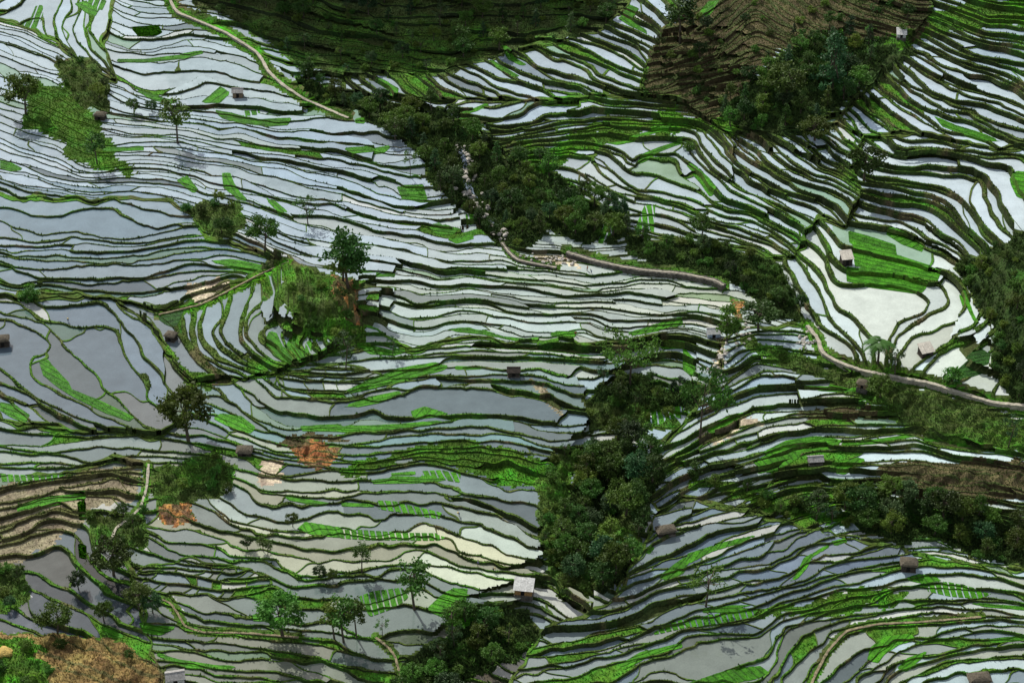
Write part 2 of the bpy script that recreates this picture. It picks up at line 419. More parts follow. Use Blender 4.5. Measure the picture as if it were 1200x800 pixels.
BEDTXT = """\
1 30: 255,10 310,0 350,30 330,65 290,40 |at the top edge left of the walled path, slanting strips
1 -70: 312,0 372,0 355,40 322,22 |at the top edge left of the walled path, upright strips
1 -70: 75,80 105,70 125,20 150,20 150,60 120,105 85,95 |curling between small ponds in the top left corner
1 s: 452,95 550,88 565,115 540,128 480,128 |unbroken rectangle beside the walled path near the top
1 0: 400,205 500,205 620,190 700,175 708,185 640,205 500,218 410,216 |long and thin across the white ponds near the top
1 20: 435,295 500,315 560,335 620,350 600,360 530,348 470,312 |narrow sickle under the white ponds left of the brick hut
1 -40: 695,358 765,295 800,320 765,358 |diamond of slanting strips beside the brick hut
1 5: 740,380 800,390 830,400 900,415 1015,410 1000,434 920,440 830,428 770,408 |broad wavy bed just below the brick hut
1 80: 845,375 905,370 895,400 850,398 |tiny striped bed under the brick hut
1 0: 350,512 500,508 500,522 360,527 |thin bright bar right of the low dark hut tree
1 45: 610,625 650,605 690,660 670,668 |small hook shaped bed in the wavy ponds left of centre
1 60: 770,600 800,600 815,640 865,700 825,692 775,650 |upright pair of strips above the scrubby knoll
1 15: 0,555 40,565 90,590 40,597 0,587 |at the left edge above the big pale pond
1 45: 920,680 960,700 1000,735 970,742 930,700 |small slanting bed right of the scrubby knoll
2 50: 105,260 150,275 200,310 195,350 170,350 160,310 |hooked bed beside the two pale square ponds under the shaded hill
2 50: 555,155 580,155 600,190 650,225 620,225 580,205 |uppermost slanting strips on the dark banked spur
2 35: 500,195 530,205 620,265 600,274 540,235 |long slanting strip on the dark banked spur
2 -35: 400,420 450,390 500,358 520,365 470,405 430,425 |slanting the other way below the spur bank
2 40: 960,70 1000,20 1035,30 1010,70 1060,100 1065,120 1000,95 |at the top of the spur beside the brown hill
2 0: 190,640 285,640 300,690 215,695 |square bed of level strips left of the stream boulders
2 80: 430,755 465,745 475,778 435,782 |small square bed at the foot of the stream boulders
2 3: 300,785 360,775 415,800 390,818 330,810 |wedge bed below the stream left bank
2 -15: 915,495 980,485 1060,455 1140,430 1185,425 1120,450 1040,480 960,502 |long light strip curving over the fan of terraces
2 -25: 1025,570 1040,540 1100,510 1185,475 1185,490 1100,532 1050,560 |second long strip lower on the fan of terraces
2 80: 1020,795 1055,710 1090,712 1085,810 |upright strips above the dark bushes by the canal
2 80: 905,830 925,775 945,785 940,820 |thin upright bed above the canal wall
2 0: 0,515 100,510 180,505 150,527 40,537 |thin level bed left of the gully wood
2 0: 40,425 80,420 85,445 50,440 |tiny patch left of the gully wood
3 45: 10,570 35,570 90,620 120,660 95,687 60,630 |bright blade shaped bed among steep narrow terraces
3 20: 870,400 950,440 1050,470 1105,495 1050,500 960,472 900,447 |row of short strips on the steep right hillside
3 0: 1135,615 1160,600 1195,600 1195,690 1160,682 1140,640 |rounded bed at the right edge beside a pale pond
3 -50: 50,60 90,0 130,0 90,60 |at the top edge left of the brown hill
4 30: 135,470 165,460 180,480 240,545 250,570 350,610 470,670 450,687 370,657 260,602 200,562 150,520 |long snaking bed through the upright grey ponds
4 20: 0,610 50,620 105,660 90,687 40,667 0,642 |at the left edge under the upright grey ponds
4 45: 920,415 935,365 960,365 985,430 1020,480 1010,492 960,452 |left strip on the flank of the knoll
4 60: 1005,365 1030,360 1040,430 1065,475 1045,487 1010,442 988,430 |middle curved strip on the flank of the knoll
4 70: 1060,400 1075,385 1090,385 1080,450 1060,457 |right short strip on the flank of the knoll
4 -10: 545,315 640,290 610,355 570,337 |dull green triangle beside the dark hut on the left slope
4 25: 735,665 770,650 840,660 890,700 870,722 810,707 |slanting strips right of the big lone tree
4 5: 1040,690 1185,680 1185,715 1050,712 |low striped bed right of the turquoise pond
4 5: 720,120 800,110 960,125 880,157 800,142 |long level bed left of the knoll path
5 0: 360,50 450,42 465,65 400,72 |small square bed near the canal bend
5 15: 60,140 140,165 190,170 185,182 110,172 60,157 |thin sliver right of the dark column trees
5 20: 45,405 90,405 170,430 250,430 180,452 100,442 |level bed below the bare tree on the knoll
5 -20: 10,575 100,530 200,495 320,475 380,485 350,502 240,532 120,562 30,582 |largest long bed, left of the dark field hut
5 0: 385,485 480,489 530,494 400,499 |thin tail just left of the dark field hut
5 -15: 0,625 100,590 200,570 210,582 130,612 60,627 |lower long strip left of the wide grey pond
5 -50: 240,642 290,625 380,655 250,670 |small mound of slanting rows under the wide grey pond
5 5: 0,690 120,690 260,680 380,670 300,692 130,712 0,717 |long level bed below the turquoise pond
5 10: 360,355 420,350 500,365 560,385 640,395 690,388 680,402 600,404 500,382 400,370 |curved edge of the greenish white ponds
5 5: 710,382 750,365 820,365 810,387 |short bed by the person in red
5 -60: 990,370 1080,350 1185,325 1185,352 1100,382 1010,387 |cross rows left of the white roofed hut
5 -8: 800,440 900,430 970,425 920,457 830,457 |level bed left of the flat topped tree
5 0: 1090,430 1185,425 1185,442 1130,447 |level bed right of the flat topped tree
5 80: 1070,650 1185,620 1185,650 1110,687 1060,677 |small cross rows below the dark thicket
5 -70: 890,55 910,0 945,0 940,30 900,65 |upright blade above the canal wall
6 18: 575,10 640,25 740,65 742,108 650,82 578,58 |upper one of three vivid beds above the white pond
6 14: 588,62 700,88 800,128 897,163 882,202 760,176 598,140 |middle one of three vivid beds above the white pond
6 12: 568,143 650,152 760,180 852,206 832,236 700,214 570,192 |lowest of three vivid beds directly on the white pond
6 -35: 700,15 730,5 800,45 840,70 830,92 760,62 |slanting cross rows right of the vivid beds
6 60: 960,225 980,225 1010,300 1035,335 1010,327 975,270 |bright sliver beside the dark right hill
6 -20: 925,525 990,450 1040,420 1070,440 1060,490 960,542 |dark green bed at the foot of the right hill
6 40: 0,430 45,480 40,520 0,500 |steep bed under the white roofed hut
6 -25: 80,700 150,665 225,642 200,667 100,717 |thin bed above the cream sand field
6 -15: 270,787 360,740 470,720 555,740 540,772 400,792 |wide bed on the rounded spur right of centre
6 -10: 540,760 650,750 800,715 820,725 700,757 560,777 |long thin bed right of the rounded spur
6 8: 820,710 900,730 1000,745 1085,755 1000,770 880,757 830,737 |level bed under the grassy right slope
6 0: 405,560 500,560 620,565 600,577 480,577 |thin bed near the small hut by the round bush
7 80: 0,72 150,80 260,70 180,98 0,102 |cross rows at the left edge above stubble fields
7 -10: 60,190 150,155 300,137 298,160 180,182 60,212 |long bed lying across the stubble fields
7 s: 268,172 298,168 300,230 275,235 |upright rectangle at the corner of the stubble fields
7 s: 270,315 300,320 300,370 275,368 |small upright rectangle above dark ponds
7 8: 985,148 1080,165 1165,182 1090,187 1000,167 |thin bed below the orange soil bank
7 60: 1030,268 1060,240 1185,262 1185,295 1080,287 |left end of the long cross rowed bed
7 0: 875,565 940,575 1050,575 1040,590 880,587 |thin bed at the foot of the round crowned tree
7 10: 540,690 620,720 740,738 830,742 800,754 650,750 545,707 |low bed above the grey roofed hut
7 20: 345,600 400,615 440,640 380,642 |small bed above the golden hilltop
7 10: 480,590 540,600 620,605 560,637 500,632 |ring of green round the small cream pond
8 0: 170,70 260,62 255,78 175,80 |tiny bar left of ladder rows below the green slope
8 65: 280,62 345,58 415,72 410,105 340,92 280,87 |ladder of short rows below the green slope
8 0: 100,95 200,85 300,85 360,100 250,107 110,108 |thin line under the ladder rows
8 70: 125,168 190,172 290,195 350,210 340,230 250,217 130,197 |tilted ladder of rows in the middle grey ponds
8 80: 0,268 60,270 200,280 330,282 372,298 330,305 100,304 0,297 |long cross rowed bed over the cream ponds
8 75: 60,500 110,480 210,468 235,500 200,530 100,567 80,540 |block of rows by the muddy pond
8 20: 295,545 340,500 390,472 440,475 430,540 465,580 430,607 370,587 |two block bed below the hut with white roof
8 0: 0,170 110,178 115,190 0,187 |thin bar left of the tilted ladder rows
8 -20: 965,735 1040,690 1185,660 1185,677 1060,712 980,757 |curving along the lower grey pond
8 -50: 1100,432 1150,390 1185,365 1200,362 1200,400 1185,422 1130,442 |lower end of the slanting rows right of the gully wood
8 70: 1060,632 1120,600 1185,580 1200,578 1200,605 1120,622 |short rows left of the sparse tree
8 -40: 1055,345 1075,320 1090,325 1070,352 |small patch near the thatched shelter
9 -55: 15,345 100,320 190,300 270,285 200,317 100,347 20,390 |upper end of the slanting rows on the lower right slope
9 -50: 370,450 400,410 420,365 480,330 510,315 510,327 450,362 430,402 400,437 |bent blade through the lower right slope
9 -15: 515,310 570,300 575,310 530,324 |tip above the bent blade on the lower right
9 60: 765,440 820,422 880,430 900,445 830,457 |small block below the dark roofed shed
9 75: 850,465 920,450 1000,470 1075,490 1030,510 930,502 850,482 |wide block of cross rows at the lower right
9 10: 970,515 1080,525 1195,530 1195,547 1050,537 |long level bed at the right edge
9 75: 20,580 100,565 200,550 265,548 230,580 120,600 20,610 |level row of blocks under the sparse tree
9 0: 65,545 170,530 240,532 170,554 70,557 |thin strip above the row of blocks
9 45: 50,795 120,770 200,745 270,740 300,765 250,795 150,810 |slanting rows at the bottom edge by the grey pond
9 -50: 640,722 650,680 700,640 790,630 810,650 750,667 700,702 680,732 |curved double bed in the white ponds at bottom right
9 -40: 740,752 780,715 850,688 840,707 780,757 |slanting blade right of the curved double bed
9 0: 1050,650 1120,640 1195,632 1195,650 1080,664 |thin bed at the right edge near the bottom
9 -50: 515,40 560,35 610,20 640,30 600,57 560,82 530,77 |small fan under the grey roofed shed
9 60: 240,40 270,20 300,0 420,0 400,27 340,75 290,57 265,67 |drooping strips left of the grey roofed shed
"""
PATHTXT = """\
canal:664,295 694,304 724,311 754,316 800,320 838,328 848,334
gutter:588,284 597,296 606,304 629,309 652,313
trail:196,-40 200,2 207,14 235,25 265,38 300,60 308,70 313,82 330,98 355,115 385,128 408,138
lane:946,381 959,397 963,412 979,422 1009,433 1050,441 1090,448 1124,459 1164,471 1215,476 1290,480
footpath:174,543 172,570 165,594 149,609 135,618 131,631
walk:190,702 199,705 209,719 216,733 236,740 290,741 350,746
steps:186,368 236,356 270,339 304,321 339,306
track:440,746 455,757 463,768 473,805
ridge:1150,722 1080,728 1030,730 992,738 970,762 952,796 945,830
"""
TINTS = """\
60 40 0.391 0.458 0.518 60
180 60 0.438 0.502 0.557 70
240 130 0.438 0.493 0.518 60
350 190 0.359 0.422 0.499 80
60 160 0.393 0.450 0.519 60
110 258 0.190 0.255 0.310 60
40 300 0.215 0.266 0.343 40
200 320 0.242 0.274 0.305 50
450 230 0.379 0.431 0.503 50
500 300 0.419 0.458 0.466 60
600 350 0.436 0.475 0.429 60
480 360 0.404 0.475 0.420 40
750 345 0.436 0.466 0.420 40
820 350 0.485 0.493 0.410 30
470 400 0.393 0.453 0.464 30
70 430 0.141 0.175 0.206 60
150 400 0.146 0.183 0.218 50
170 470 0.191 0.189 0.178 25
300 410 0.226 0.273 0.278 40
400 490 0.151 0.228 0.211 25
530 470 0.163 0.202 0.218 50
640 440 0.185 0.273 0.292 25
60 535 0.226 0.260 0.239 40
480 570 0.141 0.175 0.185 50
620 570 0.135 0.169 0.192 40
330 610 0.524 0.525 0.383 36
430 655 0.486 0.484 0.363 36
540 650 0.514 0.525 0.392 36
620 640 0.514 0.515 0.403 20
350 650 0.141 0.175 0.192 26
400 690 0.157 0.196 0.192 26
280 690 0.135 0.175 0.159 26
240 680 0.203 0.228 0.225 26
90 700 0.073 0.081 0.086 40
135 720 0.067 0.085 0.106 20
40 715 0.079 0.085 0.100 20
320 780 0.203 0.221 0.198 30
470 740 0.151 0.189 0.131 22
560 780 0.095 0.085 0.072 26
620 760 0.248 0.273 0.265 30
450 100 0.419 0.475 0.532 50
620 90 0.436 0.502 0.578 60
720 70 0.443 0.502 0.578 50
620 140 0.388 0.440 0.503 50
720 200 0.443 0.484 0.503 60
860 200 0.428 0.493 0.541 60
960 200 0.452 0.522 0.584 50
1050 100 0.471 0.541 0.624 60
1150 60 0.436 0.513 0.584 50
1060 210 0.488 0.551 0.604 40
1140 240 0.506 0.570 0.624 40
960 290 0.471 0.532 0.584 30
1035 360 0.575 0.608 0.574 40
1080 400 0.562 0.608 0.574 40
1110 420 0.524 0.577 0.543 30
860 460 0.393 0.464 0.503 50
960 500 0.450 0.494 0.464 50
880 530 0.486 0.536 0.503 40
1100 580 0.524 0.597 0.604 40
800 650 0.169 0.208 0.239 50
950 640 0.169 0.202 0.251 50
1020 640 0.179 0.221 0.292 30
850 770 0.163 0.189 0.185 40
980 750 0.226 0.260 0.258 50
1100 760 0.430 0.474 0.443 50
1180 780 0.157 0.189 0.225 20
740 760 0.203 0.235 0.245 40
"""
# ------------------------------------------------------------------ contour guides -> level fields
ORI={'1':(0,0),'2':(400,0),'3':(800,0),'4':(0,265),'5':(400,265),'6':(800,265),'7':(0,530),'8':(400,530),'9':(800,530)}
def parse(txt):
    out=[]
    for ln in txt.strip().splitlines():
        w=ln.split(); ox,oy=ORI[w[0]]
        s=[float(a) for a in w[1].split(',')]
        ref=(0,-1.)
        pts=[]
        for a in w[2:]:
            if a[0]=='r': ref=tuple(float(b) for b in a[1:].split(','))
            else:
                x,y=a.split(','); pts.append((ox+float(x)/2.9625,oy+float(y)/2.963))
        out.append((np.array(pts),s[0],s[-1],np.array(ref)))
    return out
def resample(p,step):
    d=np.r_[0,np.cumsum(np.hypot(*np.diff(p,axis=0).T))]
    n=max(2,int(d[-1]/step)+1)
    t=np.linspace(0,d[-1],n)
    return np.c_[np.interp(t,d,p[:,0]),np.interp(t,d,p[:,1])]
U0,V0,CS=-120.,-120.,4.
NU,NV=361,261
GX,GY=np.meshgrid(U0+CS*np.arange(NU),V0+CS*np.arange(NV))
def poly(s): return np.array([[float(q) for q in a.split(',')] for a in s.split()])
def inside(P,x,y):
    ins=np.zeros(x.shape,bool)
    for (x1,y1),(x2,y2) in zip(P,np.roll(P,-1,0)):
        if y1==y2: continue
        k=((y>=min(y1,y2))&(y<max(y1,y2)))
        ins^=k&(x<x1+(y-y1)*(x2-x1)/(y2-y1))
    return ins
def sdf(P,x,y):
    d=np.full(x.shape,1e9)
    for (x1,y1),(x2,y2) in zip(P,np.roll(P,-1,0)):
        ex,ey=x2-x1,y2-y1;L=ex*ex+ey*ey+1e-9
        t=np.clip(((x-x1)*ex+(y-y1)*ey)/L,0,1)
        d=np.minimum(d,np.hypot(x-x1-t*ex,y-y1-t*ey))
    return np.where(inside(P,x,y),d,-d)
def field(strokes,gx,gy,step=None):
    SP=[];SN=[];SL=[];lines=[];SS=[]
    for k,(p,sb,sa,ref) in enumerate(strokes):
        q=resample(p,4.);lines.append(q)
        t=np.gradient(q,axis=0);t/=np.hypot(t[:,0],t[:,1])[:,None]+1e-9
        n=np.c_[t[:,1],-t[:,0]]
        n=n*(1 if np.sign(n@ref).mean()>=0 else -1)
        for off,s in ((.35*sa,sa),(-.35*sb,sb)):
            SP.append(q+n*off);SN.append(n);SL.append(np.full(len(q),np.log(s if step is None else (s/step[k] if (s<12 or step[k]<1) else s))))
    sp=np.vstack(SP).astype(np.float32);sn=np.vstack(SN).astype(np.float32);sl=np.concatenate(SL).astype(np.float32)
    px=gx.ravel().astype(np.float32);py=gy.ravel().astype(np.float32);N=px.size
    G=np.zeros((N,2),np.float32);C=np.zeros(N,np.float32)
    for a in range(0,N,4000):
        d2=(px[a:a+4000,None]-sp[None,:,0])**2+(py[a:a+4000,None]-sp[None,:,1])**2
        w=1/(d2+25)**2;ws=w.sum(1);d=(w@sn)/ws[:,None];m=np.hypot(d[:,0],d[:,1])
        G[a:a+4000]=d/np.maximum(m,.35)[:,None]/np.exp((w@sl)/ws)[:,None]
        C[a:a+4000]=1/(1+d2.min(1)/400)
    return G.reshape(gx.shape+(2,)),C.reshape(gx.shape),lines
def lsq(G,C,W,lines,gx,gy,cs,lam_t,iters,lap=.2,lam_v=0,tgt=None,x0=None,tw=None):
    NVl,NUl=gx.shape;u0,v0=gx[0,0],gy[0,0]
    gX=G[...,0]*cs;gY=G[...,1]*cs
    m=np.hypot(gX,gY)+1e-6
    w=W*(.12+C)/m**.7
    wx=.5*(w[:,1:]+w[:,:-1]);wy=.5*(w[1:]+w[:-1]);tX=.5*(gX[:,1:]+gX[:,:-1]);tY=.5*(gY[1:]+gY[:-1])
    lapw=lap*W
    def bil(p):
        fu=(p[:,0]-u0)/cs;fv=(p[:,1]-v0)/cs
        i=np.clip(fu.astype(int),0,NUl-2);j=np.clip(fv.astype(int),0,NVl-2);a=np.clip(fu-i,0,1);b=np.clip(fv-j,0,1)
        return np.stack([j*NUl+i,j*NUl+i+1,(j+1)*NUl+i,(j+1)*NUl+i+1],1),np.stack([(1-a)*(1-b),a*(1-b),(1-a)*b,a*b],1)
    bl=[bil(q) for q in lines]
    IA=np.vstack([b[0][:-1] for b in bl]);WA=np.vstack([b[1][:-1] for b in bl])
    IB=np.vstack([b[0][1:] for b in bl]);WB=np.vstack([b[1][1:] for b in bl])
    II=np.hstack([IA,IB]);WW=np.hstack([-WA,WB])
    IL=np.vstack([b[0] for b in bl]);WL=np.vstack([b[1] for b in bl]);LK=np.concatenate([np.full(len(b[0]),k) for k,b in enumerate(bl)])
    def A(x):
        X=x.reshape(NVl,NUl);o=np.zeros_like(X)
        dx=(X[:,1:]-X[:,:-1])*wx;dy=(X[1:]-X[:-1])*wy
        o[:,1:]+=dx;o[:,:-1]-=dx;o[1:]+=dy;o[:-1]-=dy
        L=(X[2:]-2*X[1:-1]+X[:-2])*lapw[1:-1]
        o[1:-1]-=2*L;o[2:]+=L;o[:-2]+=L
        L=(X[:,2:]-2*X[:,1:-1]+X[:,:-2])*lapw[:,1:-1]
        o[:,1:-1]-=2*L;o[:,2:]+=L;o[:,:-2]+=L
        o=o.ravel()
        r=lam_t*(x[II]*WW).sum(1)
        o=o+np.bincount(II.ravel(),(WW*r[:,None]).ravel(),x.size)
        if lam_v:
            r=lam_v*tw[LK]*(x[IL]*WL).sum(1)
            o=o+np.bincount(IL.ravel(),(WL*r[:,None]).ravel(),x.size)
        return o+1e-6*x
    b=np.zeros((NVl,NUl));a=tX*wx;b[:,1:]+=a;b[:,:-1]-=a;a=tY*wy;b[1:]+=a;b[:-1]-=a;b=b.ravel()
    if lam_v: b=b+np.bincount(IL.ravel(),(WL*(lam_v*tw[LK]*tgt[LK])[:,None]).ravel(),b.size)
    x=(-(gy.ravel()-800)/11.) if x0 is None else x0.copy()
    r=b-A(x);p=r.copy();rs=r@r;bb=b@b
    for it in range(iters):
        Ap=A(p);al=rs/(p@Ap);x+=al*p;r-=al*Ap;rn=r@r
        if rn<1e-8*bb:break
        p=r+rn/rs*p;rs=rn
    vals=np.array([(x[i]*w_).sum(1).mean() for i,w_ in bl]);sd=np.array([(x[i]*w_).sum(1).std() for i,w_ in bl])
    return x,vals,sd,it
def parse_regions(t):
    out=[]
    for ln in t.strip().splitlines():
        h,p=ln.split(':');nm,st=h.split();out.append((nm,float(st),poly(p)))
    return out
FS={'crescent':.9,'dense':.75,'fan':.62,'main':.60,'east':.85,'spur':.85,'foot':.85,'south':.82,'strip':.75,'corner':.8,'bank':.82,'pond':.85,'low':.85}
def build(S,R,verbose=0):
    owner=np.full(len(S),len(R)-1)
    mids=[resample(s[0],6.) for s in S]
    for k,q in enumerate(mids):
        for r,(nm,st,P) in enumerate(R):
            if inside(P,q[:,0],q[:,1]).mean()>.55: owner[k]=r;break
    PH=[]
    for r,(nm,st,P) in enumerate(R):
        sub=[S[k] for k in range(len(S)) if owner[k]==r]
        if not sub:
            cx,cy=P.mean(0); d=[np.hypot(*(q.mean(0)-(cx,cy))) for q in mids]; sub=[S[k] for k in np.argsort(d)[:6]]
        x0,y0=P.min(0)-25;x1,y1=P.max(0)+25
        i0=max(0,int((x0-U0)/CS));i1=min(NU,int((x1-U0)/CS)+2);j0=max(0,int((y0-V0)/CS));j1=min(NV,int((y1-V0)/CS)+2)
        gx=GX[j0:j1,i0:i1];gy=GY[j0:j1,i0:i1]
        G,C,lines=field(sub,gx,gy,[1/FS.get(nm,.88)]*len(sub))
        sd_=sdf(P,gx,gy)
        if nm=='main': 
            sd_=np.full(gx.shape,50.)
            for (n2,s2,P2) in R[:-1]: sd_=np.minimum(sd_,-sdf(P2,gx,gy))
        W=np.where(sd_>-8,1.,.03)
        x,vals,sd,it=lsq(G,C,W,lines,gx,gy,CS,16.,900)
        tgt=np.round(vals);tw=np.where((np.abs(vals-tgt)<.4)&(sd<.45),1.,0.)
        x2,v2,sd2,it2=lsq(G,C,W,lines,gx,gy,CS,6.,300,lam_v=1.5,tgt=tgt,x0=x,tw=tw)
        if verbose: print(nm,len(sub),gx.shape,it,it2,'sd %.2f'%sd.mean(),'range',round(x2.min(),1),round(x2.max(),1))
        PH.append((i0,j0,x2.reshape(gx.shape),G))
    return PH,owner
# ------------------------------------------------------------------ terrain solve
CP, SP_ = math.cos(PITCH), math.sin(PITCH)
def unproject(u, v, z):
    """where the sight line through a photo point meets the horizontal plane z"""
    x = (u - 600.0) / FOC; y = -(v - 400.0) / FOC
    dy = CP + y * SP_; dz = -SP_ + y * CP
    t = (z - CAM_Z) / dz
    return x * t, dy * t
def px_per_m(u, v, z):
    y = -(v - 400.0) / FOC
    dz = -SP_ + y * CP
    return FOC / ((z - CAM_Z) / dz)

S = parse(STROKES); R = parse_regions(REGIONS)
NR = len(R)
PH, OWNER = build(S, R)

# broad relief: one smooth height field under all the terraces
hu, hv = np.meshgrid(-160.0 + 10.0 * np.arange(153), -130.0 + 10.0 * np.arange(107))
Gh, Ch, linesh = field(S, hu, hv, [R[o][1] for o in OWNER])
hx, _, _, _ = lsq(Gh, Ch, np.ones(hu.shape), linesh, hu, hv, 10.0, 4.0, 700, lap=1.0)
H0 = hx.reshape(hu.shape); H0 -= H0[53 + 30, 76]
for _ in range(2):
    Pd = np.pad(H0, 1, mode='edge'); H0 = (Pd[1:-1, 1:-1] * 2 + Pd[:-2, 1:-1] + Pd[2:, 1:-1] + Pd[1:-1, :-2] + Pd[1:-1, 2:]) / 6
Gu = Gh / (np.hypot(Gh[..., 0], Gh[..., 1])[..., None] + 1e-9)
chx, _, _, _ = lsq(np.stack([-Gu[..., 1], Gu[..., 0]], -1), Ch, np.ones(hu.shape), [l[:2] for l in linesh], hu, hv, 10.0, 0.0, 500, lap=1.0, x0=(hu.ravel() * 1.0))
CHI = chx.reshape(hu.shape)
def bilin(F, u0, v0, cs, u, v):
    fu = (u - u0) / cs; fv = (v - v0) / cs
    i = np.clip(np.floor(fu).astype(int), 0, F.shape[1] - 2); j = np.clip(np.floor(fv).astype(int), 0, F.shape[0] - 2)
    a = np.clip(fu - i, 0, 1); b = np.clip(fv - j, 0, 1)
    return F[j, i] * (1 - a) * (1 - b) + F[j, i + 1] * a * (1 - b) + F[j + 1, i] * (1 - a) * b + F[j + 1, i + 1] * a * b
def pl_dist(P, u, v):
    d = np.full(np.shape(u), 1e9)
    for (x1, y1), (x2, y2) in zip(P[:-1], P[1:]):
        ex, ey = x2 - x1, y2 - y1
        t = np.clip(((u - x1) * ex + (v - y1) * ey) / (ex * ex + ey * ey + 1e-9), 0, 1)
        d = np.minimum(d, np.hypot(u - x1 - t * ex, v - y1 - t * ey))
    return d
RELIEF = [(-4.5, 42, poly("790,430 740,470 700,560 690,640 640,720 560,760 520,810")),
          (-2.5, 28, poly("800,570 950,590 1100,620 1260,640")),
          (-3.5, 28, poly("380,105 470,140 540,190 570,265")),
          (9.0, 85, poly("900,60 905,70")), (9.0, 60, poly("1230,340 1230,360")),
          (5.0, 70, poly("40,810 90,830")), (7.0, 42, poly("350,345 388,350"))]
def vnoise(x, y, n=0):
    xi = np.floor(x).astype(np.int64); yi = np.floor(y).astype(np.int64)
    a = x - xi; b = y - yi
    a = a * a * (3 - 2 * a); b = b * b * (3 - 2 * b)
    nn = np.asarray(n).astype(np.int64)
    def hsh(i, j):
        k = (i * 374761393 + j * 668265263 + nn * 1274126177) & 0xffffffff
        k = ((k ^ (k >> 13)) * 1274126177) & 0xffffffff
        k = ((k ^ (k >> 16)) * 2246822519) & 0xffffffff
        return ((k >> 8) & 0xffff) / 32767.5 - 1.0
    return (hsh(xi, yi) * (1 - a) + hsh(xi + 1, yi) * a) * (1 - b) + (hsh(xi, yi + 1) * (1 - a) + hsh(xi + 1, yi + 1) * a) * b
def relief(u, v):
    h = bilin(H0, -160.0, -130.0, 10.0, u, v)
    for amp, w, P in RELIEF:
        h = h + amp * np.exp(-(pl_dist(P, u, v) / w) ** 2)
    return h

# ------------------------------------------------------------------ base grid (vertices on real, sloping ground)
GS = 3.0
NGU, NGV = 461, 318
VU, VV = np.meshgrid(-90.0 + GS * np.arange(NGU), -70.0 + GS * np.arange(NGV))
VU = VU.ravel(); VV = VV.ravel()
VH = relief(VU, VV)
VX, VY = unproject(VU, VV, VH)
CL = [(ln.split(':')[0], poly(ln.split(':')[1])) for ln in CLASSES.strip().splitlines()]
wu = VU + 5 * vnoise(VU / 14, VV / 14, 91) + 2.5 * vnoise(VU / 5, VV / 5, 92)
wv = VV + 4 * vnoise(VU / 14, VV / 14, 93) + 2.0 * vnoise(VU / 5, VV / 5, 94)
CNAMES = ['water', 'wood', 'shade', 'scrub', 'grass', 'brown', 'gold', 'orange', 'dry', 'sand']
VC = np.zeros(VU.size, int); VM = np.full(VU.size, -1e3)
for nm, P in CL:
    x0, y0 = P.min(0) - 25; x1, y1 = P.max(0) + 25
    k = np.nonzero((wu > x0) & (wu < x1) & (wv > y0) & (wv < y1))[0]
    sd = sdf(P, wu[k], wv[k])
    if nm == 'grass':
        sd = sd - 9 * np.clip(vnoise(VU[k] / 26, VV[k] / 13, 61) + .5 * vnoise(VU[k] / 9, VV[k] / 6, 62) + .25, 0, 1)
    VC[k[sd > 0]] = CNAMES.index(nm)
    if nm in ('wood', 'gold', 'orange', 'scrub'):
        VM[k] = np.maximum(VM[k], sd)
    elif nm == 'shade':
        VM[k] = np.maximum(VM[k], np.minimum(sd, 2.2 + 3 * vnoise(VU[k] / 40, VV[k] / 25, 77)))
    elif nm == 'brown' and P[:, 1].mean() < 200:
        VM[k] = np.maximum(VM[k], np.minimum(sd, 2.4 + 3 * vnoise(VU[k] / 50, VV[k] / 30, 78)))
    elif nm == 'brown':
        VM[k] = np.maximum(VM[k], sd * 0.5 - 4)
PATHS = {k: poly(p) for k, p in (ln.split(':') for ln in PATHTXT.strip().splitlines())}
for k, P in PATHS.items():
    w = 7.0 if k in ('canal', 'trail', 'lane') else 5.0
    d = pl_dist(P, VU, VV)
    VM = np.maximum(VM, w - d)
    VC[(d < w - 1.5) & (VC == 0)] = CNAMES.index('grass')
VM = np.clip((VM + 3) / 10, 0, 1); VM = VM * VM * (3 - 2 * VM)
VPD = np.full(VU.size, 1e3)
for P in PATHS.values(): VPD = np.minimum(VPD, pl_dist(P, VU, VV))
VB = VM * np.clip((VPD - 3) / 5, 0, 1) * (0.9 * vnoise(VU / 9, VV / 9, 41) + 0.5 * vnoise(VU / 4, VV / 4, 42))
VCHI = bilin(CHI, -160.0, -130.0, 10.0, VU, VV)
VSC = px_per_m(VU, VV, VH)
# seed beds
BEDS = []
for ln in BEDTXT.strip().splitlines():
    hd, rest = ln.split(':'); pts, lab = rest.split('|'); t, ang = hd.split()
    ox, oy = ORI[t]
    P = poly(pts.strip()) / 2.963 + (ox, oy)
    BEDS.append((P, ang, lab.strip()))
VBD = np.full(VU.size, -50.0); VBI = np.full(VU.size, -1)
for b, (P, ang, lab) in enumerate(BEDS):
    x0, y0 = P.min(0) - 8; x1, y1 = P.max(0) + 8
    k = np.nonzero((VU > x0) & (VU < x1) & (VV > y0) & (VV < y1))[0]
    sd = sdf(P, VU[k], VV[k])
    up = sd > VBD[k]
    VBD[k[up]] = sd[up]; VBI[k[up]] = b

gi = (np.arange(NGV - 1)[:, None] * NGU + np.arange(NGU - 1)[None]).ravel()
par = ((np.arange(NGV - 1)[:, None] + np.arange(NGU - 1)[None]) % 2).ravel()
a_, b_, c_, d_ = gi, gi + 1, gi + NGU + 1, gi + NGU
T1 = np.where(par[:, None] == 0, np.stack([a_, d_, c_], 1), np.stack([a_, d_, b_], 1))
T2 = np.where(par[:, None] == 0, np.stack([a_, c_, b_], 1), np.stack([b_, d_, c_], 1))
TRI = np.vstack([T1, T2])
TC = np.vstack([VU[TRI].mean(1), VV[TRI].mean(1)]).T
TCLS = VC[TRI[:, 0]]
TBED = VBI[TRI].max(1)

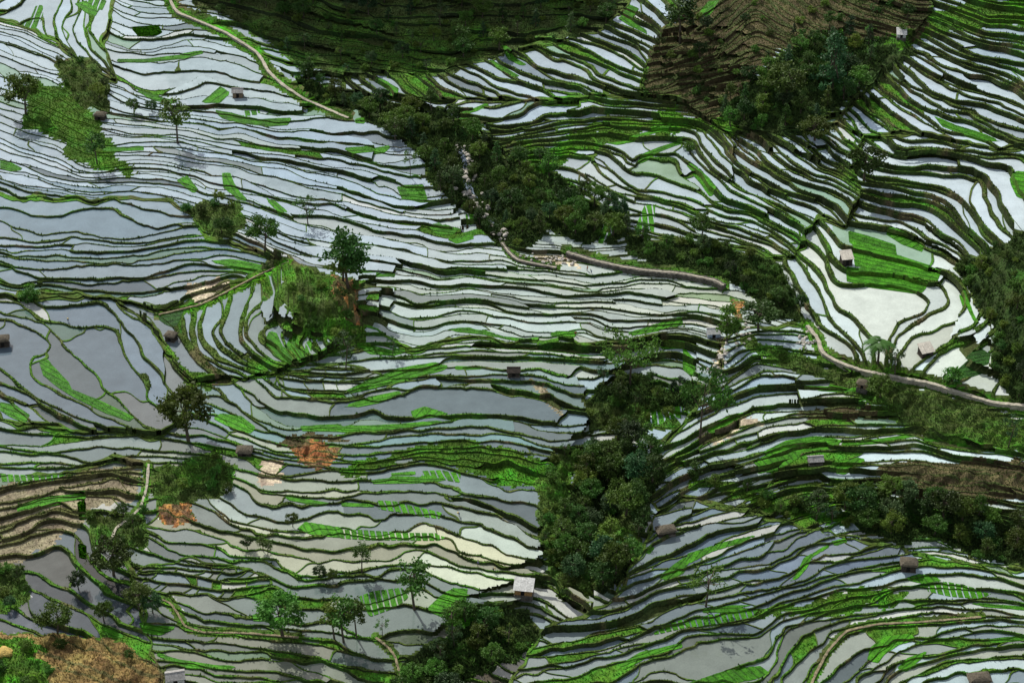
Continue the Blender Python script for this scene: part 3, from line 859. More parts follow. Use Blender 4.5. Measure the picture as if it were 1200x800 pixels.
# ------------------------------------------------------------------ clipping of small convex pieces (barycentric)
class PC:
    """pieces: base triangle, corners as barycentrics, corner count, extra per-piece columns"""
    def __init__(s, t, B, c, **k):
        s.t = t; s.B = B; s.c = c; s.k = k
    def sel(s, m):
        return PC(s.t[m], s.B[m], s.c[m], **{a: b[m] for a, b in s.k.items()})
    def ev(s, f3):
        return np.einsum('nkj,nj->nk', s.B, f3)
    def cen(s, f):
        m = (np.arange(s.B.shape[1])[None] < s.c[:, None])
        bc = (s.B * m[..., None]).sum(1) / s.c[:, None]
        return (bc * f[TRI[s.t]]).sum(1) if f.ndim == 1 else (bc * f).sum(1)
def cat(ps):
    ps = [p for p in ps if len(p.t)]
    K = max(p.B.shape[1] for p in ps)
    Bs = [np.pad(p.B, ((0, 0), (0, K - p.B.shape[1]), (0, 0))) for p in ps]
    return PC(np.concatenate([p.t for p in ps]), np.concatenate(Bs), np.concatenate([p.c for p in ps]),
              **{a: np.concatenate([p.k[a] for p in ps]) for a in ps[0].k})
def clip(p, f3):
    """part of every piece where the linear field f3 (values at the base corners) is >= 0"""
    if not len(p.t): return p
    F = p.ev(f3); N, K = F.shape
    val = np.arange(K)[None] < p.c[:, None]
    ins = (F >= 0) & val
    cin = ins.sum(1)
    full = cin == p.c
    mixed = (~full) & (cin > 0)
    a = p.sel(full)
    if not mixed.any(): return a
    q = p.sel(mixed); F = F[mixed]; ins = ins[mixed]; M = len(q.t)
    nb = np.zeros((M, K + 2, 3)); w = np.zeros(M, int); r = np.arange(M)
    for j in range(K):
        ok = j < q.c
        jn = np.where(j + 1 < q.c, j + 1, 0)
        i0 = ins[:, j] & ok; i1 = ins[r, jn]
        nb[r[i0], w[i0]] = q.B[i0, j]; w[i0] += 1
        x = ok & (ins[:, j] != i1)
        f0 = F[x, j]; f1 = F[r[x], jn[x]]
        t = (f0 / (f0 - f1))[:, None]
        nb[r[x], w[x]] = q.B[x, j] * (1 - t) + q.B[r[x], jn[x]] * t; w[x] += 1
    w = np.minimum(w, K + 2)
    nb = nb[:, :max(3, w.max())]
    b = PC(q.t, nb, w, **q.k).sel(w >= 3)
    return cat([a, b]) if len(a.t) else b
def tri_f(f, p): return f[TRI[p.t]]

def h01(*a):
    k = np.zeros(np.broadcast(*a).shape, np.int64)
    for i, x in enumerate(a): k = (k * 1000003 + np.asarray(x).astype(np.int64) * 7919 + 12345 + i) & 0xffffffff
    k = ((k ^ (k >> 15)) * 2246822519) & 0xffffffff
    k = ((k ^ (k >> 13)) * 3266489917) & 0xffffffff
    return ((k >> 8) & 0xffff) / 65536.0
def contour_F(phi, n, t, A, u, v, wide=1.0):
    """signed distance (in levels) above terrace edge n at the base corners; edges may touch and merge, never cross"""
    out = None
    for q in (n, n - 1, n - 2, n - 3):
        N = 0.8 * vnoise(u / 55.0, v / 34.0, q[:, None]) + 0.30 * vnoise(u / 17.0, v / 12.0, q[:, None] + 500) + 0.10 * vnoise(u / 6.0, v / 5.0, q[:, None] + 900)
        N = N + .45 * vnoise(u / 140.0, v / 80.0, q[:, None] + 1300)
        f = phi - q[:, None] - wide * .5 * (h01(q, q * 3 + 1) - .5)[:, None] - A * N
        out = f if out is None else np.minimum(out, f)
    return out
BW = {'crescent': .34, 'dense': .22, 'corner': .5, 'bank': .32, 'strip': .45, 'knoll': .95, 'low': .5, 'spur': .65, 'shade': .7, 'hill': .7, 'east': .7, 'fan': .55, 'pond': .65, 'foot': .27, 'south': .34, 'middle': .38, 'main': .16}
PDIV = {'crescent': 19, 'dense': 24, 'corner': 60, 'bank': 150, 'strip': 85, 'knoll': 90, 'low': 80, 'spur': 70, 'shade': 90, 'hill': 90, 'east': 75, 'fan': 55, 'pond': 95, 'foot': 48, 'south': 62, 'middle': 120, 'main': 120}
LIP = {'main': .13, 'middle': .2, 'bank': .18, 'foot': .24, 'south': .24, 'spur': .4, 'east': .4, 'pond': .4, 'fan': .34}
NMAX, KMAX = 260, 64
def merged(r, n, k):
    """index of the paddy that holds divider slot k of terrace n (missing dividers join slots)"""
    k = np.asarray(k)
    out = k.copy()
    for _ in range(3):
        gone = h01(r + 0 * out, n, out, 5 + 0 * out) < np.where(np.asarray(r) < 2, .12, .40)
        out = np.where(gone, out - 1, out)
    return out
def cellkey(r, n, k):
    return (r * NMAX + np.clip(n + 60, 0, NMAX - 1)) * KMAX + np.clip(merged(r, n, k) + 16, 0, KMAX - 1)

# world-space jacobian for bund widths and bank directions
Ju = np.gradient(VX.reshape(NGV, NGU), GS, axis=1), np.gradient(VX.reshape(NGV, NGU), GS, axis=0)
Jv = np.gradient(VY.reshape(NGV, NGU), GS, axis=1), np.gradient(VY.reshape(NGV, NGU), GS, axis=0)
det = Ju[0] * Jv[1] - Ju[1] * Jv[0]

rest = PC(np.arange(len(TRI)), np.tile(np.eye(3)[None], (len(TRI), 1, 1)), np.full(len(TRI), 3), e=np.zeros(len(TRI)))
SETS = []                                  # per region: finished pieces
VEDGE = np.full((NR, 1), 0)
edge_fields = []
main_edge = np.full(VU.size, 60.0)
for r, (nm, st, P) in enumerate(R):
    if nm != 'main':
        wob = 4.5 * vnoise(VU / 22, VV / 16, 300 + r) + 1.2 * vnoise(VU / 7, VV / 6, 330 + r)
        sd = sdf(P, VU, VV) + wob
        main_edge = np.minimum(main_edge, -sd)
        f = tri_f(sd, rest)
        mine = clip(rest, f); rest = clip(rest, -f)
    else:
        sd = main_edge; mine = rest
    edge_fields.append(sd)
    i0, j0, X, G = PH[r]
    phi = bilin(X, U0 + CS * i0, V0 + CS * j0, CS, VU, VV)
    pg = phi.reshape(NGV, NGU)
    pu = np.gradient(pg, GS, axis=1); pv = np.gradient(pg, GS, axis=0)
    wx = (pu * Jv[1] - pv * Jv[0]) / det; wy = (-pu * Ju[1] + pv * Ju[0]) / det
    gw = np.hypot(wx, wy).ravel() + 1e-6
    gp = np.hypot(pu, pv).ravel() + 1e-4
    A = np.clip((9.5 if nm in ('main', 'foot', 'south', 'middle', 'bank') else 7.0) * gp, .10, .95)
    tp = phi[TRI[mine.t]]
    n0 = np.floor(tp.min(1) - 1.6).astype(int); n1 = np.floor(tp.max(1) + 1.2).astype(int)
    ps = []
    for d in range(0, 12):
        m = n0 + d <= n1
        if not m.any(): break
        q = mine.sel(m); q.k['n'] = n0[m] + d
        u3, v3 = tri_f(VU, q), tri_f(VV, q); a3 = tri_f(A, q); p3 = tri_f(phi, q)
        fl = contour_F(p3, q.k['n'], q.t, a3, u3, v3)
        q.k['f'] = fl
        keep = (q.ev(fl).max(1) > 0)
        q = q.sel(keep); u3, v3, a3, p3 = u3[keep], v3[keep], a3[keep], p3[keep]
        if not len(q.t): continue
        q = clip(q, q.k['f'])
        fu = contour_F(tri_f(phi, q), q.k['n'] + 1, q.t, tri_f(A, q), tri_f(VU, q), tri_f(VV, q))
        q = clip(q, -fu)
        if len(q.t): ps.append(q)
    q = cat(ps)
    # cross dividers
    Pd_ = PDIV[nm]
    off = h01(q.k['n'], 0 * q.k['n'] + r)
    skw = (h01(q.k['n'], 0 * q.k['n'] + r, 0 * q.k['n'] + 9) - .5)[:, None] * 4.4
    chi3 = tri_f(VCHI, q) + np.clip(skw * (tri_f(phi, q) - q.k['n'][:, None]) / tri_f(gp, q), -45, 45) + 9 * vnoise(tri_f(VU, q) / 20, tri_f(VV, q) / 14, q.k['n'][:, None] + 70)
    qd = chi3 / Pd_ + off[:, None]
    kc = np.round(q.cen(qd)).astype(int)
    D = (qd - kc[:, None] - .5 * (h01(q.k['n'], kc, 0 * kc + r) - .5)[:, None]) * Pd_
    q.k['D'] = D; q.k['kk'] = kc
    hi = clip(q, D); lo = clip(q, -q.k['D'])
    lo.k['kk'] = lo.k['kk'] - 1; lo.k['D'] = -lo.k['D']
    hi.k['div'] = (merged(r, hi.k['n'], hi.k['kk']) == hi.k['kk']); lo.k['div'] = np.zeros(len(lo.t), bool)
    q = cat([hi, lo])
    q.k['key'] = cellkey(r, q.k['n'], q.k['kk'])
    q.k['r'] = np.full(len(q.t), r)
    q.k['g'] = gw[TRI[q.t]].mean(1)
    q.k['dx'] = (wx.ravel()[TRI[q.t]].mean(1)) / q.k['g']; q.k['dy'] = (wy.ravel()[TRI[q.t]].mean(1)) / q.k['g']
    SETS.append(q)
ALL = cat(SETS)
def areas(p, X, Y):
    x = p.ev(tri_f(X, p)); y = p.ev(tri_f(Y, p))
    m = np.arange(x.shape[1])[None] < p.c[:, None]
    x = np.where(m, x, x[:, :1]); y = np.where(m, y, y[:, :1])
    return .5 * np.abs((x * np.roll(y, -1, 1) - np.roll(x, -1, 1) * y).sum(1))
ar = areas(ALL, VX, VY)
NK = NR * NMAX * KMAX
hc = ALL.cen(VH)
ALL.k['bit'] = np.zeros(len(ALL.t), int); kbase = ALL.k['key']
for lev in range(2):            # far apart paddies that share a slot are told apart by their height
    kk0 = kbase * 4 + ALL.k['bit']
    s0 = np.bincount(kk0, ar, NK * 4); m0 = np.bincount(kk0, ar * hc, NK * 4) / np.maximum(s0, 1e-9)
    q0 = np.sqrt(np.maximum(np.bincount(kk0, ar * hc * hc, NK * 4) / np.maximum(s0, 1e-9) - m0 ** 2, 0))
    ALL.k['bit'] = ALL.k['bit'] + (1 << lev) * ((q0[kk0] > 1.0) & (hc > m0[kk0]))
ALL.k['key'] = kbase * 4 + ALL.k['bit']
NK *= 4
ksum = np.bincount(ALL.k['key'], ar, NK); kh = np.bincount(ALL.k['key'], ar * hc, NK)
KZ = np.where(ksum > 1e-6, kh / np.maximum(ksum, 1e-9), np.nan)
Z4 = KZ.reshape(NR * NMAX, KMAX, 4).transpose(0, 2, 1).reshape(-1, KMAX)
for _ in range(10):
    nb_ = np.stack([np.pad(Z4, ((0, 0), (1, 0)), constant_values=np.nan)[:, :-1], np.pad(Z4, ((0, 0), (0, 1)), constant_values=np.nan)[:, 1:]])
    nb_ = np.where(np.abs(nb_ - Z4) < 2.5, nb_, Z4)
    Z4 = np.where(np.isnan(Z4), np.nan, .5 * Z4 + .25 * (nb_[0] + nb_[1]))
KZ = np.ascontiguousarray(Z4.reshape(NR * NMAX, 4, KMAX).transpose(0, 2, 1)).ravel()
ku = np.bincount(ALL.k['key'], ar * ALL.cen(VU), NK) / np.maximum(ksum, 1e-9)
kv = np.bincount(ALL.k['key'], ar * ALL.cen(VV), NK) / np.maximum(ksum, 1e-9)

# split every piece: lip of the bund, its inner slope, dividers, rims of the regions, floor
rn = [x[0] for x in R]
bw = np.array([BW[n] for n in rn]); lp = np.array([LIP.get(n, .3) for n in rn])
ALL.k['z0'] = KZ[ALL.k['key']]
ALL.k['z0'] = np.where(np.isnan(ALL.k['z0']), hc, ALL.k['z0'])
rr, nn_, kk_ = ALL.k['r'], ALL.k['n'], ALL.k['kk']
zb1 = KZ[cellkey(rr, nn_ - 1, kk_) * 4 + ALL.k['bit']]
zb1 = np.where(np.isnan(zb1) | (np.abs(zb1 - ALL.k['z0']) > 2), ALL.k['z0'] - .5, zb1)
zb2 = np.minimum(zb1, ALL.k['z0']) - .45
wvar = 1 + .7 * vnoise(ALL.cen(VU) / 30, ALL.cen(VV) / 22, ALL.k['n'])
inbed = (TBED[ALL.t] >= 0) & (ALL.cen(VBD) > 1.0)
ALL.k['w'] = bw[rr] * wvar * ALL.k['g'] * np.where(inbed, .3, 1.0)
ALL.k['zl'] = np.maximum(ALL.k['z0'], np.minimum(zb1, ALL.k['z0'] + 1.5)) + lp[rr] * np.where(inbed, .3, 1.0) * (.8 + .4 * h01(ALL.k['key'] , 0 * rr))
ALL.k['zw'] = zb2
ALL.k['sdE'] = np.zeros((len(ALL.t), 3))
for r in range(NR):
    m = rr == r
    ALL.k['sdE'][m] = edge_fields[r][TRI[ALL.t[m]]]
bsel = TBED[ALL.t] >= 0
inb = ALL.sel(bsel); bed = clip(inb, tri_f(VBD, inb)); outb = clip(inb, -tri_f(VBD, inb))
ALL = cat([ALL.sel(~bsel), outb])
w3 = ALL.k['w'][:, None]
lip = clip(ALL, w3 - ALL.k['f'])
inner = clip(ALL, ALL.k['f'] - w3)
slope = clip(inner, 1.35 * inner.k['w'][:, None] - inner.k['f'])
floor_ = clip(inner, inner.k['f'] - 1.35 * inner.k['w'][:, None])
wd = np.where(floor_.k['div'], .42 * bw[floor_.k['r']] * 7 + .6, -1.0)[:, None]
dvl = clip(floor_, wd - floor_.k['D']); floor_ = clip(floor_, floor_.k['D'] - wd)
rim = clip(floor_, 2.2 - floor_.k['sdE']); floor_ = clip(floor_, floor_.k['sdE'] - 2.2)
tcls = TCLS[floor_.t]
fm = floor_.cen(VM)
ck = floor_.k['key']; cu, cv = floor_.cen(VU), floor_.cen(VV)
ckn = vnoise(ku[ck] / 70, kv[ck] / 45, 640)
crop = (h01(ck, 9) < np.clip(.05 + .16 * ckn, 0, 1)) & (ksum[ck] < 110) & (tcls == 0) & (fm < .12)
floor_.k['gr'] = crop
is_water = (tcls == 0) & (fm < .12) & ~crop
# some patches of grass grow in paddies at random
wat = floor_.sel(is_water); dryf = floor_.sel(~is_water); wat.k.pop('gr')
bed.k['bed'] = TBED[bed.t]; wat.k['bed'] = np.full(len(wat.t), -1)
# planted strips with narrow water gaps
bcx, bcy = bed.cen(VU), bed.cen(VV)
ang = np.array([0.0 if a == 's' else math.radians(float(a)) for _, a, _ in BEDS]); solid = np.array([a == 's' for _, a, _ in BEDS])
fs = np.ones(len(BEDS)) * 7.4
for b, (P, a, _) in enumerate(BEDS):
    if abs(float(a) if a != 's' else 0) < 32: fs[b] = 5.4
bb = bed.k['bed']
su = -np.sin(ang[bb])[:, None] * tri_f(VU, bed) + np.cos(ang[bb])[:, None] * tri_f(VV, bed) + .8 * vnoise(tri_f(VU, bed) / 12, tri_f(VV, bed) / 12, 71)
sq = su / fs[bb][:, None]
kq = np.round(bed.cen(sq))
gapw = np.where(solid[bb], -1.0, .115)
dq = sq - kq[:, None]
bed.k['dq'] = dq
b1 = clip(bed, dq - gapw[:, None]); b2 = clip(bed, -dq - gapw[:, None])
g0 = clip(bed, gapw[:, None] - dq)
g0.k['gw'] = np.where(solid[g0.k['bed']], -1.0, .115)
gap = clip(g0, g0.k['dq'] + g0.k['gw'][:, None])
BEDALL = bed
strips = cat([b1, b2])
for p in (gap,):
    p.k.pop('gw', None)
for p in (gap, strips): p.k.pop('dq', None)
green_gap = (np.abs(np.degrees(ang)) < 62)[gap.k['bed']]
furrow = gap.sel(green_gap)
wat = cat([wat, gap.sel(~green_gap)])
# ------------------------------------------------------------------ materials
def new_mat(name):
    m = bpy.data.materials.new(name); m.use_nodes = True
    nt = m.node_tree
    return m, nt.nodes, nt.links, nt.nodes['Principled BSDF']
def noise(n, l, scale, detail=4.0, rough=.6, coord='Object'):
    t = n.new('ShaderNodeTexCoord'); x = n.new('ShaderNodeTexNoise')
    x.inputs['Scale'].default_value = scale; x.inputs['Detail'].default_value = detail; x.inputs['Roughness'].default_value = rough
    g = n.new('ShaderNodeNewGeometry') if coord == 'World' else None
    l.new(g.outputs['Position'] if g else t.outputs[coord], x.inputs['Vector'])
    return x.outputs[0]
def mapr(n, l, src, a, b, c, d):
    x = n.new('ShaderNodeMapRange'); x.inputs[1].default_value = a; x.inputs[2].default_value = b; x.inputs[3].default_value = c; x.inputs[4].default_value = d
    l.new(src, x.inputs[0]); return x.outputs[0]
def mul(n, l, col, fac):
    x = n.new('ShaderNodeVectorMath'); x.operation = 'SCALE'
    l.new(col, x.inputs[0]); l.new(fac, x.inputs['Scale']); return x.outputs[0]
def math2(n, l, op, a, b):
    x = n.new('ShaderNodeMath'); x.operation = op
    l.new(a, x.inputs[0])
    if isinstance(b, (int, float)): x.inputs[1].default_value = b
    else: l.new(b, x.inputs[1])
    return x.outputs[0]
def attr(n, name):
    x = n.new('ShaderNodeAttribute'); x.attribute_name = name; return x.outputs['Color']
def bump(n, l, src, dist, strength=1.0):
    x = n.new('ShaderNodeBump'); x.inputs['Distance'].default_value = dist; x.inputs['Strength'].default_value = strength
    l.new(src, x.inputs['Height']); return x.outputs[0]

def ground_material():
    m, n, l, b = new_mat('earth_and_grass')
    a = noise(n, l, 1.6, 5, .65, 'World'); c = noise(n, l, .22, 4, .6, 'World'); f = noise(n, l, 7.0, 3, .7, 'World')
    k = math2(n, l, 'MULTIPLY', mapr(n, l, a, .3, .7, .45, 1.6), mapr(n, l, c, .3, .7, .65, 1.4))
    k = math2(n, l, 'MULTIPLY', k, mapr(n, l, f, .25, .75, .6, 1.4))
    col = mul(n, l, attr(n, 'Col'), k)
    hs = n.new('ShaderNodeHueSaturation'); l.new(col, hs.inputs['Color']); l.new(mapr(n, l, c, .3, .7, .47, .52), hs.inputs['Hue'])
    l.new(hs.outputs[0], b.inputs['Base Color'])
    b.inputs['Roughness'].default_value = .95; b.inputs['Specular IOR Level'].default_value = .15
    l.new(bump(n, l, a, .35, .8), b.inputs['Normal'])
    return m
def water_material():
    m, n, l, b = new_mat('muddy_water_sky_sheen')  # base colour holds the mud plus a painted sky reflection
    a = noise(n, l, .22, 5, .62, 'World'); c = noise(n, l, 2.6, 3, .6, 'World'); s = noise(n, l, 4.5, 2, .5, 'World')
    k = math2(n, l, 'MULTIPLY', mapr(n, l, a, .25, .75, .84, 1.13), mapr(n, l, c, .3, .7, .93, 1.07))
    sp = math2(n, l, 'MULTIPLY', mapr(n, l, s, .68, .72, 0, .55), mapr(n, l, a, .52, .6, 0, 1))
    k = math2(n, l, 'SUBTRACT', k, sp)
    l.new(mul(n, l, attr(n, 'Col'), k), b.inputs['Base Color'])
    l.new(mapr(n, l, a, .3, .7, .02, .10), b.inputs['Roughness'])
    b.inputs['IOR'].default_value = 1.45
    l.new(bump(n, l, c, .02, .15), b.inputs['Normal'])
    return m
def plain(name, col, rough=.85, var=.35, scale=2.0, bmp=.04, metal=0, spec=.3):
    m, n, l, b = new_mat(name)
    a = noise(n, l, scale, 5, .65); c = noise(n, l, scale * .25, 3, .6)
    rgb = n.new('ShaderNodeRGB'); rgb.outputs[0].default_value = (*col, 1)
    k = math2(n, l, 'MULTIPLY', mapr(n, l, a, .3, .7, 1 - var, 1 + var), mapr(n, l, c, .3, .7, 1 - var * .7, 1 + var * .7))
    l.new(mul(n, l, rgb.outputs[0], k), b.inputs['Base Color'])
    b.inputs['Roughness'].default_value = rough; b.inputs['Metallic'].default_value = metal; b.inputs['Specular IOR Level'].default_value = spec
    l.new(bump(n, l, a, bmp), b.inputs['Normal'])
    return m
def leaf_material(name, col, trans=.28, var=.45):
    m, n, l, b = new_mat(name)
    oi = n.new('ShaderNodeObjectInfo'); a = noise(n, l, 1.3, 3, .6)
    rgb = n.new('ShaderNodeRGB'); rgb.outputs[0].default_value = (*col, 1)
    k = math2(n, l, 'MULTIPLY', mapr(n, l, oi.outputs['Random'], 0, 1, 1 - var, 1 + var), mapr(n, l, a, .3, .7, .55, 1.5))
    c = mul(n, l, rgb.outputs[0], k)
    hs = n.new('ShaderNodeHueSaturation'); l.new(c, hs.inputs['Color']); rn_ = n.new('ShaderNodeMath'); rn_.operation = 'FRACT'; m7 = math2(n, l, 'MULTIPLY', oi.outputs['Random'], 7.31); l.new(m7, rn_.inputs[0])
    l.new(math2(n, l, 'ADD', mapr(n, l, a, .2, .8, -.02, .02), mapr(n, l, rn_.outputs[0], 0, 1, .462, .53)), hs.inputs['Hue'])
    l.new(hs.outputs[0], b.inputs['Base Color']); b.inputs['Roughness'].default_value = .6; b.inputs['Specular IOR Level'].default_value = .25
    tr = n.new('ShaderNodeBsdfTranslucent'); l.new(hs.outputs[0], tr.inputs['Color'])
    mixn = n.new('ShaderNodeMixShader'); mixn.inputs[0].default_value = trans
    l.new(b.outputs[0], mixn.inputs[1]); l.new(tr.outputs[0], mixn.inputs[2])
    l.new(mixn.outputs[0], n['Material Output'].inputs['Surface'])
    return m
def grass_material(name):
    m, n, l, b = new_mat(name)
    a = noise(n, l, .5, 4, .6, 'World')
    c = mul(n, l, attr(n, 'Col'), mapr(n, l, a, .3, .7, .6, 1.45))
    l.new(c, b.inputs['Base Color']); b.inputs['Roughness'].default_value = .7; b.inputs['Specular IOR Level'].default_value = .2
    tr = n.new('ShaderNodeBsdfTranslucent'); l.new(c, tr.inputs['Color'])
    mixn = n.new('ShaderNodeMixShader'); mixn.inputs[0].default_value = .35
    l.new(b.outputs[0], mixn.inputs[1]); l.new(tr.outputs[0], mixn.inputs[2])
    l.new(mixn.outputs[0], n['Material Output'].inputs['Surface'])
    return m
M_GROUND = ground_material(); M_WATER = water_material(); M_GRASS = grass_material('grass_blades'); M_SEED = grass_material('rice_seedlings')
M_LEAF = leaf_material('leaves_dark', (.045, .096, .016)); M_LEAF2 = leaf_material('leaves_mid', (.072, .145, .018)); M_LEAF3 = leaf_material('leaves_blueish', (.042, .095, .030))
M_SHRUB = leaf_material('shrub_leaves', (.07, .15, .018)); M_UNDER = leaf_material('undergrowth_leaves', (.05, .095, .02), var=0)
M_BARK = plain('bark', (.09, .07, .05), .9, .4, 6)
M_STONE = plain('pale_stone', (.42, .39, .34), .9, .35, 2.5, .06); M_WALLST = plain('dark_wall_stone', (.10, .09, .075), .95, .5, 2.0, .1)
M_EARTHPATH = plain('worn_earth', (.20, .165, .10), .95, .4, 1.2, .03)
M_PATH = plain('path_concrete', (.34, .31, .24), .9, .3, 1.5, .02)

# ------------------------------------------------------------------ mesh output
def tag(o, label=None, cat=None, group=None, kind=None):
    if label: o['label'] = label
    if cat: o['category'] = cat
    if group: o['group'] = group
    if kind: o['kind'] = kind
    return o
def link(o, parent=None):
    sc.collection.objects.link(o)
    if parent is not None: o.parent = parent
    return o
def np_mesh(name, V, counts, FC=None, mats=(), smooth=False):
    """faces own their corners: V is the flat list of corners, counts the corners of each face"""
    me = bpy.data.meshes.new(name)
    nV = len(V); nF = len(counts)
    me.vertices.add(nV); me.vertices.foreach_set('co', np.ascontiguousarray(V, np.float32).ravel())
    me.loops.add(nV); me.loops.foreach_set('vertex_index', np.arange(nV, dtype=np.int32))
    me.polygons.add(nF)
    st = np.r_[0, np.cumsum(counts)[:-1]].astype(np.int32)
    me.polygons.foreach_set('loop_start', st)
    me.update(calc_edges=True)
    if FC is not None:
        at = me.attributes.new('Col', 'FLOAT_COLOR', 'FACE')
        at.data.foreach_set('color', np.c_[FC, np.ones(nF)].astype(np.float32).ravel())
    for m in mats: me.materials.append(m)
    me.validate()
    return me
class Soup:
    def __init__(s): s.V = []; s.N = []; s.C = []
    def add(s, V, n, C):
        if len(n): s.V.append(np.asarray(V)); s.N.append(np.asarray(n)); s.C.append(np.asarray(C))
    def mesh(s, name, mats):
        return np_mesh(name, np.concatenate(s.V), np.concatenate(s.N), np.concatenate(s.C), mats)
def geo(p, zt):
    """world corners of pieces; zt: terrace heights [N,K]; wild ground takes over where VM is 1"""
    x = p.ev(tri_f(VX, p)); y = p.ev(tri_f(VY, p)); m = p.ev(tri_f(VM, p)); hb = p.ev(tri_f(VH + VB, p))
    return x, y, zt * (1 - m) + hb * m
def flat(p, x, y, z):
    k = np.arange(x.shape[1])[None] < p.c[:, None]
    return np.stack([x[k], y[k], z[k]], 1)
def const(p, z): return np.repeat(z[:, None], p.B.shape[1], 1)
def walls(p, f3, lev, ztop, zbot, push):
    F = p.ev(f3) - lev; K = F.shape[1]
    x, y, z = geo(p, ztop); _, _, zb = geo(p, const(p, zbot))
    m = p.ev(tri_f(VM, p)); zb = zb - .25 * m
    V = []; idx = []
    r = np.arange(len(p.t))
    for j in range(K):
        jn = np.where(j + 1 < p.c, j + 1, 0)
        ok = (j < p.c) & (np.abs(F[:, j]) < 1e-7) & (np.abs(F[r, jn]) < 1e-7)
        if not ok.any(): continue
        i = r[ok]; k = jn[ok]
        h0 = np.minimum(z[i, j] - zb[i, j], 1.6) * push; h1 = np.minimum(z[i, k] - zb[i, k], 1.6) * push
        q = np.stack([np.stack([x[i, j], y[i, j], z[i, j]], 1),
                      np.stack([x[i, j] - p.k['dx'][i] * h0, y[i, j] - p.k['dy'][i] * h0, zb[i, j]], 1),
                      np.stack([x[i, k] - p.k['dx'][i] * h1, y[i, k] - p.k['dy'][i] * h1, zb[i, k]], 1),
                      np.stack([x[i, k], y[i, k], z[i, k]], 1)], 1)
        V.append(q.reshape(-1, 3)); idx.append(i)
    if not V: return np.zeros((0, 3)), np.zeros(0, int)
    return np.concatenate(V), np.concatenate(idx)

CCOL = {'water': (.052, .085, .018), 'wood': (.024, .042, .012), 'shade': (.060, .085, .024), 'scrub': (.050, .080, .018), 'grass': (.048, .115, .012), 'brown': (.078, .066, .030),
        'gold': (.20, .145, .05), 'orange': (.13, .085, .042), 'dry': (.21, .185, .115), 'sand': (.46, .39, .27)}
CARR = np.array([CCOL[c] for c in CNAMES])
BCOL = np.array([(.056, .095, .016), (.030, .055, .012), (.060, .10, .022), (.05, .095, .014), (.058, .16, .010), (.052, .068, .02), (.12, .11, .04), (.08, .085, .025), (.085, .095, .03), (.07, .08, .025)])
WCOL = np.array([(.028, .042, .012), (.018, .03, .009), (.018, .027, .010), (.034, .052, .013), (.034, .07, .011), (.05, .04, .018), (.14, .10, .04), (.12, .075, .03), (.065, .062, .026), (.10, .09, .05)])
LUSH = np.array([{'main': -.15, 'spur': -.2, 'east': -.1, 'fan': .1, 'pond': -.1, 'strip': .35, 'knoll': .5, 'low': .35, 'foot': .18, 'south': .2, 'middle': .32, 'bank': .25}.get(n, .1) for n in rn])
def pcol(T, p):
    c = T[TCLS[p.t]]
    j = 1 + .35 * vnoise(p.cen(VU) / 18, p.cen(VV) / 12, 801)
    uu_, vv_ = p.cen(VU), p.cen(VV)
    lush = np.clip(1.2 * vnoise(uu_ / 60, vv_ / 40, 802) + .6 * vnoise(uu_ / 20, vv_ / 14, 803) + LUSH[p.k['r']], 0, 1)[:, None] * (TCLS[p.t] < 5)[:, None]
    c = c * j[:, None]
    earth = np.clip(1.6 * vnoise(uu_ / 26, vv_ / 18, 805) + 1.0 * vnoise(uu_ / 7, vv_ / 6, 806) - .75, 0, 1)[:, None] * (TCLS[p.t] == 0)[:, None]
    c = c * (1 - .7 * earth) + .7 * earth * np.array([.11, .085, .045])
    return c * (1 - .6 * lush) + (.6 * lush) * c * np.array([1.0, 2.05, .65])

TS = Soup()
zl = lip.k['zl']
x, y, z = geo(lip, const(lip, zl)); TS.add(flat(lip, x, y, z), lip.c, pcol(BCOL, lip)); LIPG = (lip, x, y, z)
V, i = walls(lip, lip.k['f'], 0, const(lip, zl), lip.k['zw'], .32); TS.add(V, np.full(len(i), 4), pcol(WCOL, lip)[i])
t = np.clip((slope.ev(slope.k['f']) / slope.k['w'][:, None] - 1) / .35, 0, 1)
x, y, z = geo(slope, slope.k['zl'][:, None] * (1 - t) + (slope.k['z0'] - .04)[:, None] * t); TS.add(flat(slope, x, y, z), slope.c, pcol(BCOL, slope))
for p, f, top in ((dvl, 'D', None), (rim, 'sdE', 2.2)):
    if not len(p.t): continue
    zz = p.k['z0'] + .22
    x, y, z = geo(p, const(p, zz)); TS.add(flat(p, x, y, z), p.c, pcol(BCOL, p))
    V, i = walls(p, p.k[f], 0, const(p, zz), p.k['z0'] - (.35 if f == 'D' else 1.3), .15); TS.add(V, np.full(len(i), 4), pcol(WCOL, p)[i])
    lev = (.42 * bw[p.k['r']] * 7 + .6)[:, None] if f == 'D' else 2.2
    V, i = walls(p, p.k[f], lev, const(p, zz), p.k['z0'] - .05, 0.0); TS.add(V, np.full(len(i), 4), pcol(BCOL, p)[i])
V, i = walls(BEDALL, BEDALL.k['f'], 0, const(BEDALL, BEDALL.k['z0'] + .08), BEDALL.k['zw'], .32); TS.add(V, np.full(len(i), 4), pcol(BCOL, BEDALL)[i])
dn = dryf.k['z0']
x, y, z = geo(dryf, const(dryf, dn)); dcol = np.where(dryf.k['gr'][:, None], np.array([.050, .155, .012]) * (.7 + .6 * h01(dryf.k['key'], 2))[:, None], pcol(CARR, dryf)); om = (TCLS[dryf.t] == CNAMES.index('orange'))[:, None] * np.clip(.5 + 1.1 * vnoise(dryf.cen(VU) / 9, dryf.cen(VV) / 6, 771) + .6 * vnoise(dryf.cen(VU) / 4, dryf.cen(VV) / 3, 772), 0, 1)[:, None]
dcol = dcol * (1 - om) + om * np.array([.36, .17, .05]); TS.add(flat(dryf, x, y, z), dryf.c, dcol); DRYG = (dryf, x, y, z)
